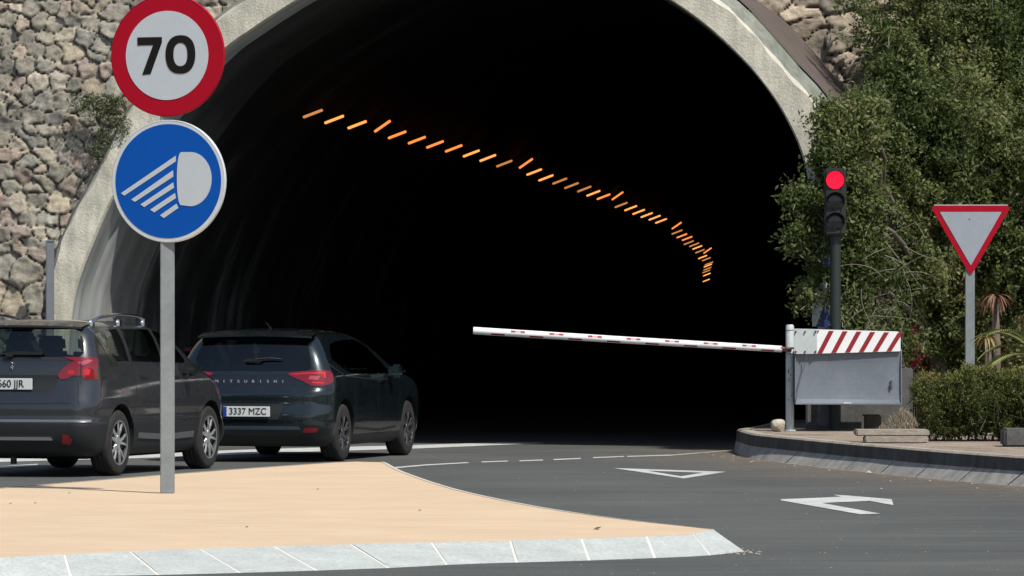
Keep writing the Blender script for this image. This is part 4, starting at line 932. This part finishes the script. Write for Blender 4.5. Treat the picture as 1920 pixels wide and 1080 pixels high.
def build_car(cfg):
    th = thing(cfg['name'], cfg['label'], 'car', cfg['loc'], -math.radians(cfg['head']), local=True)
    LV = body_levels(cfg['levels'], 64)
    rows = [ring(*r) for r in LV]; n = len(rows[0]); V = [p for r in rows for p in r]
    Fc = [(i*n+j, i*n+(j+1)%n, (i+1)*n+(j+1)%n, (i+1)*n+j) for i in range(len(rows)-1) for j in range(n)]
    Fc.append(tuple(range(n))[::-1]); Fc.append(tuple((len(rows)-1)*n+j for j in range(n)))
    ctr = None
    bvh = BVHTree.FromPolygons([Vector(p) for p in V], Fc)
    body = link('body', mesh('body', V, Fc, [cfg['paint'], CABIN, DARKR, DARKM]), th); body['_local'] = 1; body['_w'] = [0,0,0]
    fixn(body)
    # plastic lower cladding by face height
    for p in body.data.polygons:
        z = p.center.z
        if z < cfg['clad']: p.material_index = 3
    cutters = []
    def cutter(b, mi):
        me = mesh('cut', b.v, b.f, [cfg['paint'], CABIN, DARKR, DARKM], idx=[mi]*len(b.f)); o = bpy.data.objects.new('cut', me); C.objects.link(o); fixn(o); cutters.append(o)
        md = body.modifiers.new('b', 'BOOLEAN'); md.operation = 'DIFFERENCE'; md.object = o; md.solver = 'EXACT'
    hw = cfg['hw']; Rw = cfg['R']; wb = cfg['wb']; aR = Rw+.045
    for y in (0, wb):
        for s_ in (-1, 1):
            b = B(); x0, x1 = s_*(hw-.30), s_*(hw+.2)
            b.prism([(y+aR*math.cos(t), Rw+.01+aR*math.sin(t)) for t in np.linspace(0, 2*math.pi, 40, endpoint=False)], (x0, x1), ((0,1,0),(0,0,1),(1,0,0)), (0,0,0)); cutter(b, 2)
    for poly in cfg['side_glass']:
        b = B(); b.prism(poly, (-1.2, 1.2), ((0,1,0),(0,0,1),(1,0,0)), (0,0,0)); cutter(b, 1)
    b = B(); b.prism(cfg['rear_cut'], (-1.2, 3.2), ((1,0,0),(0,0,1),(0,1,0)), (0,0,0)); cutter(b, 1)
    for o in cutters: o.parent = None; o.matrix_world = Matrix.Identity(4)
    # booleans are evaluated with the body at the origin, then the result replaces the mesh
    body.parent = None; bpy.context.view_layer.update()
    me = bpy.data.meshes.new_from_object(body.evaluated_get(bpy.context.evaluated_depsgraph_get())); body.modifiers.clear(); body.data = me; body.parent = th
    for o in cutters: bpy.data.objects.remove(o)
    me.polygons.foreach_set('use_smooth', [True]*len(me.polygons)); sharpen(me, 32)
    # patches lying on the body surface
    def surf(poly, axis, side, off, grid=.035, z0=None):
        """poly in (x,z) from the rear (axis 'y') or in (y,z) from a side (axis 'x')"""
        poly = [Vector(p) for p in poly]; pts = list(poly); edges = []; npz = []
        for i, p in enumerate(poly):
            q = poly[(i+1) % len(poly)]; k = max(1, int((q-p).length/grid)); npz += [p.lerp(q, t/k) for t in range(k)]
        pts = npz[:]; edges = [(i, (i+1) % len(pts)) for i in range(len(pts))]
        xs = [p.x for p in pts]; zs = [p.y for p in pts]; nb = len(pts)
        for gx_ in np.arange(min(xs)+grid/2, max(xs), grid):
            for gz_ in np.arange(min(zs)+grid/2, max(zs), grid):
                if inpoly(np.array([gx_]), np.array([gz_]), [(p.x, p.y) for p in npz])[0]: pts.append(Vector((gx_, gz_)))
        vo_, ed, fc, *_ = delaunay_2d_cdt(pts, edges, [list(range(nb))], 1, 1e-5)
        V = []
        for p in vo_:
            if axis == 'y': o_, d_ = Vector((p.x, -3, p.y)), Vector((0, 1, 0))
            else: o_, d_ = Vector((side*3, p.x, p.y)), Vector((-side, 0, 0))
            hit, nn, *_ = bvh.ray_cast(o_, d_)
            if hit is None: hit, nn = (o_+d_*2.2, -d_)
            if nn.dot(d_) > 0: nn = -nn
            V.append(hit+nn*off)
        return V, [tuple(f) for f in fc]
    def part(name, poly, axis, off, mat, side=1, par=None, thick=.012, grid=.035, smooth=True):
        V, Fc = surf(poly, axis, side, off, grid)
        if thick:
            V2, _ = surf(poly, axis, side, off-thick, grid); k = len(V); bm = {}
            for f in Fc:
                for i in range(len(f)): e = (f[i], f[(i+1)%len(f)]); bm[e] = 1
            rim = [e for e in bm if (e[1], e[0]) not in bm]; Fc = Fc+[(e[0], e[1], e[1]+k, e[0]+k) for e in rim]; V = V+V2
        o = ob(name, V, Fc, mat, par if par is not None else th, smooth=smooth, sharp=40); o['_local'] = 1; return o
    cfg['detail'](th, part, surf, bvh, cfg)
    for y in (0, wb):
        for s_ in (-1, 1): make_wheel(th, s_*(hw-.115), y, Rw, .21, cfg['style'], s_)
    b = B(); b.box((0, wb/2, .22), (1.25, wb+.6, .10)); b.box((0,0,.3),(1.3,.08,.08)); o = b.ob('underbody', DARKR, th)
    # seats and headrests seen through the glass
    for (x, y) in ((-.36, 1.25), (.36, 1.25), (-.38, .45), (.38, .45), (0, .45)):
        b = B(); zt = cfg['belt']; b.box((x, y, zt-.04), (.42 if x else .3, .12, .30), R=Matrix.Rotation(.15, 3, 'X'), bev=.04); b.box((x, y-.03, zt+.19), (.24, .08, .15), R=Matrix.Rotation(.15, 3, 'X'), bev=.03); b.ob('seat', SEATM, th, smooth=True, sharp=50)
    return th
def paint(name, c, rough=.3):
    m = M(name, c, rough, .55, .5, 1.0); m.b.inputs['Coat Roughness'].default_value = .04
    v = m.coord(); m.base(m.mul(c, m.ramp(m.noise(v, 2.5, 6, .7), [(.3, .82), (.7, 1.0)])))
    s_ = m.ramp(m.noise(v, 6, 5, .8), [(.4, rough-.04), (.7, rough+.10)]); m.l(s_, m.b.inputs['Roughness']); return m.m
def plate(th, par, bvh, x, z, txt, yfix=None):
    hit, nn, *_ = bvh.ray_cast(Vector((x, -3, z)), Vector((0,1,0))); y = hit.y-.03
    b = B(); b.box((x, y, z), (.52,.012,.11), bev=.003); p = b.ob('number_plate', PLW, th); p['_local'] = 1
    b = B(); b.box((x-.24, y-.0075, z), (.038,.002,.104)); b.ob('blue_band', PLB, p)
    V, Fc = text_mesh(txt, .100, .0004, .95); ob('plate_text', [v_+Vector((x+.015, y-.0085, z)) for v_ in V], Fc, PLK, p); return y
def mirror(th, x, y, z, mat):
    b = B(); b.box((x, y, z), (.20,.13,.15), bev=.06); mo_ = b.ob('door_mirror', mat, th, smooth=True, sharp=60); mo_['_local'] = 1
    b = B(); b.box((x-(.11 if x > 0 else -.11), y+.01, z-.05), (.10,.05,.03), bev=.01); b.ob('mirror_arm', DARKM, mo_)
    b = B(); b.box((x+.005, y-.0585, z+.005), (.155,.008,.095), bev=.002); b.ob('mirror_glass', MGL, mo_)
def lines(part, polys, off=.0015, w_=.006, name='panel_gap', side=1, axis='x', mat=None):
    for pl in polys:
        L_, R2 = [], []
        for i, p in enumerate(pl):
            a, c = Vector(pl[max(i-1,0)]), Vector(pl[min(i+1,len(pl)-1)]); t = (c-a).normalized(); nn = Vector((-t.y, t.x)); L_.append(tuple(Vector(p)+nn*w_/2)); R2.append(tuple(Vector(p)-nn*w_/2))
        part(name, L_+R2[::-1], axis, off, mat or DARKR, side, None, 0, .08)

def suv_detail(th, part, surf, bvh, cfg):
    rg = part('rear_window', cfg['rear_cut'], 'y', -.004, GLASS, grid=.06, thick=0)
    part('window_surround', [(-.80,1.13),(.80,1.13),(.80,1.155),(.72,1.158),(-.72,1.158),(-.80,1.155)], 'y', .002, DARKM, thick=0)
    for s_ in (1,-1):
        for poly in cfg['side_glass']: part('side_window', poly, 'x', -.004, GLASS, s_, grid=.08, thick=0)
        part('tail_light', [(s_*q[0], q[1]) for q in [(.50,.985),(.53,1.035),(.59,1.09),(.66,1.125),(.74,1.155),(.795,1.165),(.812,1.10),(.825,1.0),(.83,.955),(.78,.95),(.73,.985),(.64,.985),(.60,.955),(.53,.95)]], 'y', .010, TAIL, thick=.02, grid=.02)
        part('tail_light_side', [(-.68,1.165),(-.58,1.16),(-.52,1.14),(-.56,1.05),(-.56,.97),(-.54,.95),(-.68,.95)], 'x', .008, TAIL, s_, thick=.015, grid=.02)
        part('lamp_element', [(s_*.60,1.0),(s_*.605,1.035),(s_*.64,1.045),(s_*.67,1.03),(s_*.665,1.0),(s_*.63,.995)], 'y', .0125, TAILB, thick=0, grid=.02)
        part('lamp_element', [(s_*.75,.99),(s_*.745,1.04),(s_*.775,1.06),(s_*.80,1.04),(s_*.79,.99)], 'y', .0125, TAILB, thick=0, grid=.02)
        part('lamp_element', [(s_*.69,1.11),(s_*.78,1.14),(s_*.81,1.13),(s_*.77,1.095),(s_*.74,1.085)], 'y', .0125, CLEAR, thick=0, grid=.02)
        part('lamp_divider', [(s_*.722,.98),(s_*.730,.98),(s_*.726,1.13),(s_*.719,1.13)], 'y', .0128, DARKR, thick=0, grid=.02)
        part('reflector', [(s_*.56,.33),(s_*.58,.42),(s_*.63,.41),(s_*.67,.36),(s_*.64,.32)], 'y', .006, TAIL, thick=.01, grid=.02)
        # roof rails
        b = B(); pts = [(s_*.68,-.34,1.475),(s_*.69,-.22,1.53),(s_*.69,0,1.56),(s_*.69,.5,1.575),(s_*.69,1.0,1.55),(s_*.68,1.18,1.50)]; b.tube([tuple(q) for q in smoothline(pts, 24)], .017, 8)
        for y in (-.30, .42, 1.1): b.box((s_*.685, y, 1.49), (.03,.10,.08), bev=.008)
        b.ob('roof_rail', CHROME, th, smooth=True)
        mirror(th, s_*.96, 1.78, 1.03, cfg['paint'])
        lines(part, [[(.28,.50),(.42,.80),(.40,1.05)],[(1.28,.34),(1.25,.7),(1.22,1.05)],[(2.12,.45),(2.16,.8),(2.1,1.0)],[(.50,.36),(1.28,.33),(2.05,.36)]], side=s_)
        for y in (.55,1.42): part('door_handle', [(y,.955),(y+.19,.955),(y+.19,.985),(y,.985)], 'x', .022, cfg['paint'], s_, thick=.02)
        part('door_moulding', [(.47,.36),(1.25,.33),(2.02,.34),(2.02,.40),(1.25,.385),(.47,.415)], 'x', .012, GREYT, s_, thick=.02)
        part('window_trim', [(-.44,1.435),(-.42,1.44),(-.20,1.17),(-.16,1.10),(-.19,1.10),(-.24,1.17)], 'x', .004, CHROME, s_, thick=0)
    part('bumper_trim', [(-.83,.535),(.83,.535),(.83,.56),(-.83,.56)], 'y', .012, GREYT, thick=.02)
    part('diffuser_trim', [(-.48,.365),(.48,.365),(.46,.395),(-.46,.395)], 'y', .012, CHROME, thick=.02)
    part('tailgate_recess', [(-.46,.83),(.46,.83),(.52,.99),(-.52,.99)], 'y', .002, DARKM, thick=0)
    lines(part, [[(-.72,.72),(-.705,.93)],[(.72,.72),(.705,.93)],[(-.72,.72),(0,.715),(.72,.72)]], axis='y')
    plate(th, None, bvh, 0, .905, '0660 JJR')
    b = B(); hit, *_ = bvh.ray_cast(Vector((.03,-3,1.08)), Vector((0,1,0))); c = hit+Vector((0,-.012,0))
    b.tube([c+Vector((-.018,0,-.035)), c+Vector((-.012,0,-.01)), c+Vector((.004,0,.0)), c+Vector((.012,0,.02)), c+Vector((.0,0,.036)), c+Vector((-.014,0,.028))], [.005,.007,.008,.008,.010,.004], 6)
    b.tube([c+Vector((.004,0,0)), c+Vector((.022,0,-.012))], .004, 5); b.tube([c+Vector((-.006,0,-.008)), c+Vector((.012,0,-.036))], .005, 5); b.ob('badge', CHROME, th, smooth=True)
    b = B(); b.tube([(0,-.72,1.19),(-.15,-.71,1.20),(-.34,-.69,1.22)], .010, 6); b.box((-.0,-.725,1.185), (.08,.05,.05), bev=.01); b.box((.17,-.715,1.20), (.34,.02,.035), bev=.008); b.ob('rear_wiper', DARKM, th)
    b = B(); V = []; n = 20                             # roof spoiler lip
    sp2 = B(); pts = [(x, -.52-.05*(1-(x/.7)**2), 1.455-.02*(x/.7)**2) for x in np.linspace(-.68,.68,n)]
    for x, y, z in pts: V += [(x, y+.14, z+.045), (x, y-.02, z+.02), (x, y-.02, z), (x, y+.14, z-.0)]
    sp2.add(V, [(i*4+j, i*4+(j+1)%4, (i+1)*4+(j+1)%4, (i+1)*4+j) for i in range(n-1) for j in range(4)]); o = sp2.ob('spoiler', cfg['paint'], th, smooth=True, sharp=40); fixn(o)
    b = B(); b.tube([(-.25,-.70,.21),(-.25,-.85,.20)], .022, 8); b.ob('exhaust_pipe', DARKM, th)
    b = B(); b.box((-.0,-.62,.17), (.05,.04,.09)); b.ob('tow_eye', DARKM, th)
def hatch_detail(th, part, surf, bvh, cfg):
    part('rear_window', cfg['rear_cut'], 'y', -.004, GLASS, grid=.06, thick=0)
    part('window_band', [(-.74,.93),(.74,.93),(.74,.955),(-.74,.955)], 'y', .002, GLOSSB, thick=0)
    part('light_band', [(-.50,.83),(.50,.83),(.48,.905),(-.48,.905)], 'y', .0015, GLOSSB, thick=0)
    for s_ in (1,-1):
        for poly in cfg['side_glass']: part('side_window', poly, 'x', -.004, GLASS, s_, grid=.08, thick=0)
        part('tail_light', [(s_*q[0], q[1]) for q in [(.42,.955),(.60,.975),(.76,.985),(.80,.98),(.835,.90),(.845,.835),(.78,.815),(.68,.82),(.58,.87),(.43,.93)]], 'y', .010, TAIL, thick=.02, grid=.02)
        part('tail_light_side', [(-.52,.985),(-.42,.975),(-.40,.93),(-.42,.86),(-.50,.83)], 'x', .008, TAIL, s_, thick=.015, grid=.02)
        part('lamp_element', [(s_*.45,.945),(s_*.60,.958),(s_*.80,.962),(s_*.81,.90),(s_*.79,.90),(s_*.785,.945),(s_*.60,.942),(s_*.46,.935)], 'y', .0125, TAILB, thick=0, grid=.02)
        part('lamp_element', [(s_*.68,.845),(s_*.80,.84),(s_*.80,.855),(s_*.69,.862)], 'y', .0125, TAILB, thick=0, grid=.02)
        part('lamp_element', [(s_*.64,.885),(s_*.74,.88),(s_*.76,.92),(s_*.66,.925)], 'y', .0125, CLEAR if s_ > 0 else TAIL, thick=0, grid=.02)
        part('reflector', [(s_*.60,.325),(s_*.62,.37),(s_*.76,.37),(s_*.74,.325)], 'y', .006, TAIL, thick=.01, grid=.02)
        part('bumper_insert', [(s_*.60,.43),(s_*.66,.455),(s_*.80,.44),(s_*.82,.40),(s_*.62,.40)], 'y', .003, DARKM, thick=0)
        mirror(th, s_*.985, 1.70, .955, cfg['paint'])
        lines(part, [[(.30,.42),(.36,.62),(.38,.95)],[(1.28,.22),(1.27,.5),(1.22,.92)],[(2.10,.40),(2.15,.7),(2.08,.92)]], side=s_)
        part('door_handle', [(1.34,.84),(1.52,.845),(1.52,.87),(1.34,.865)], 'x', .022, cfg['paint'], s_, thick=.02)
        part('window_trim', [(-.40,1.05),(-.38,1.06),(.0,.925),(.9,.885),(1.7,.875),(1.7,.862),(.9,.872),(.0,.912),(-.36,1.03)], 'x', .004, DARKM, s_, thick=0)
        part('door_crease', [(.42,.34),(1.3,.30),(2.0,.33),(2.0,.35),(1.3,.325),(.42,.365)], 'x', .010, DARKM, s_, thick=.012)
    part('bumper_trim', [(-.58,.355),(.58,.355),(.56,.385),(-.56,.385)], 'y', .010, flat('blue_grey_trim', (.07,.10,.14), .3, .4), thick=.02)
    part('plate_recess', [(-.34,.46),(.34,.46),(.40,.63),(-.40,.63)], 'y', .002, DARKM, thick=0)
    lines(part, [[(-.66,.66),(-.70,.82)],[(.66,.66),(.70,.82)],[(-.66,.655),(0,.65),(.66,.655)]], axis='y')
    plate(th, None, bvh, 0, .545, '3337 MZC')
    hit, *_ = bvh.ray_cast(Vector((0,-3,.865)), Vector((0,1,0))); t = 'MITSUBISHI'
    for i, ch in enumerate(t):
        x = (i-4.5)*.082; hit, *_ = bvh.ray_cast(Vector((x,-3,.865)), Vector((0,1,0))); V, Fc = text_mesh(ch, .042, .0004, 1.25)
        ob('badge_letter', [v_+Vector((x, hit.y-.010, .865)) for v_ in V], Fc, LETT, th)
    b = B(); hit, *_ = bvh.ray_cast(Vector((0,-3,1.09)), Vector((0,1,0)))
    b.tube([(.05,hit.y-.04,1.10),(.22,hit.y-.03,1.115),(.34,hit.y-.02,1.105)], [.012,.010,.006], 6); b.box((.02,hit.y-.03,1.085), (.20,.05,.045), bev=.015); b.ob('rear_wiper', DARKM, th)
    sp2 = B(); V = []; n = 20; pts = [(x, -.40-.05*(1-(x/.66)**2), 1.345-.02*(x/.66)**2) for x in np.linspace(-.64,.64,n)]
    for x, y, z in pts: V += [(x, y+.16, z+.055), (x, y-.03, z+.02), (x, y-.03, z), (x, y+.16, z-.0)]
    sp2.add(V, [(i*4+j, i*4+(j+1)%4, (i+1)*4+(j+1)%4, (i+1)*4+j) for i in range(n-1) for j in range(4)]); o = sp2.ob('spoiler', cfg['paint'], th, smooth=True, sharp=40); fixn(o)
    b = B(); b.tube([(0,.15,1.42),(0,.05,1.47),(0,-.02,1.49)], [.02,.01,.004], 6); b.ob('antenna', DARKM, th)

# levels: z, half width, rear y, front y, rear corner radius, front corner radius, rear bow, front bow
suv = dict(name='car', label='dark grey car with silver roof rails, nearest to us at the left edge', loc=(-4.66, 52.15, 0), head=17, hw=.87, R=.325, wb=2.54, clad=.50, belt=1.10, style=1,
  paint=paint('graphite_paint', (.042,.044,.050)), detail=suv_detail,
  levels=[(.20,.76,-.60,3.20,.16,.3,.05,.2),(.26,.83,-.68,3.28,.20,.35,.06,.2),(.38,.862,-.745,3.36,.22,.4,.07,.2),(.53,.872,-.765,3.32,.22,.50,.07,.25),(.57,.866,-.745,3.32,.22,.50,.07,.25),
    (.70,.875,-.74,3.31,.24,.50,.07,.25),(.82,.868,-.71,3.22,.24,.48,.07,.25),(.93,.860,-.685,3.02,.22,.4,.06,.2),(1.02,.852,-.675,2.62,.20,.36,.06,.2),(1.10,.842,-.665,2.35,.18,.30,.06,.15),
    (1.22,.812,-.625,2.10,.16,.26,.06,.12),(1.34,.772,-.575,1.80,.15,.24,.06,.12),(1.43,.725,-.51,1.50,.15,.24,.06,.12),(1.475,.67,-.44,1.25,.17,.25,.05,.1),(1.505,.57,-.30,1.0,.2,.25,.04,.1),(1.522,.40,-.05,.75,.2,.2,.03,.08),(1.528,.15,.15,.5,.08,.08,.01,.02)],
  side_glass=[[(-.36,1.39),(-.10,1.425),(.24,1.435),(.28,1.12),(-.02,1.12),(-.12,1.17)],[(.33,1.435),(1.12,1.43),(1.19,1.10),(.36,1.115)],[(1.19,1.425),(1.36,1.40),(1.62,1.28),(1.86,1.12),(1.86,1.09),(1.25,1.10)]],
  rear_cut=[(-.735,1.20),(-.70,1.165),(.70,1.165),(.735,1.20),(.715,1.32),(.66,1.41),(.60,1.43),(-.60,1.43),(-.66,1.41),(-.715,1.32)])
hat = dict(name='car', label='near-black blue hatchback with lettering across its tailgate, ahead of the grey car', loc=(-2.652, 57.32, 0), head=14.4, hw=.885, R=.312, wb=2.58, clad=.30, belt=.92, style=2,
  paint=paint('midnight_paint', (.012,.021,.025), .25), detail=hatch_detail,
  levels=[(.17,.78,-.50,3.20,.18,.3,.05,.2),(.22,.84,-.55,3.30,.22,.35,.06,.2),(.36,.875,-.61,3.38,.26,.42,.08,.2),(.50,.885,-.62,3.40,.28,.45,.08,.2),(.62,.888,-.60,3.40,.28,.45,.08,.2),
    (.74,.89,-.595,3.36,.28,.45,.08,.2),(.80,.888,-.565,3.28,.26,.44,.07,.2),(.87,.882,-.55,3.05,.24,.4,.06,.2),(.93,.872,-.53,2.6,.22,.35,.06,.15),(.99,.84,-.515,2.3,.20,.28,.06,.12),
    (1.10,.79,-.475,2.05,.17,.24,.06,.12),(1.22,.73,-.415,1.75,.16,.24,.06,.12),(1.32,.665,-.34,1.42,.17,.24,.06,.12),(1.375,.60,-.24,1.12,.18,.25,.05,.1),(1.41,.50,-.08,.85,.18,.22,.04,.08),(1.428,.32,.12,.6,.15,.18,.02,.06),(1.434,.12,.25,.4,.06,.06,.01,.02)],
  side_glass=[[(-.20,1.10),(-.12,1.20),(.0,1.26),(.35,1.30),(1.05,1.31),(1.30,1.26),(1.60,1.10),(1.86,.93),(1.20,.925),(.2,.955)]],
  rear_cut=[(-.66,1.02),(-.63,.975),(.63,.975),(.66,1.02),(.63,1.15),(.585,1.285),(.53,1.30),(-.53,1.30),(-.585,1.285),(-.63,1.15)])
build_car(suv); build_car(hat)
for o in bpy.data.objects:
    for k in ('_w', '_local'):
        if k in o: del o[k]
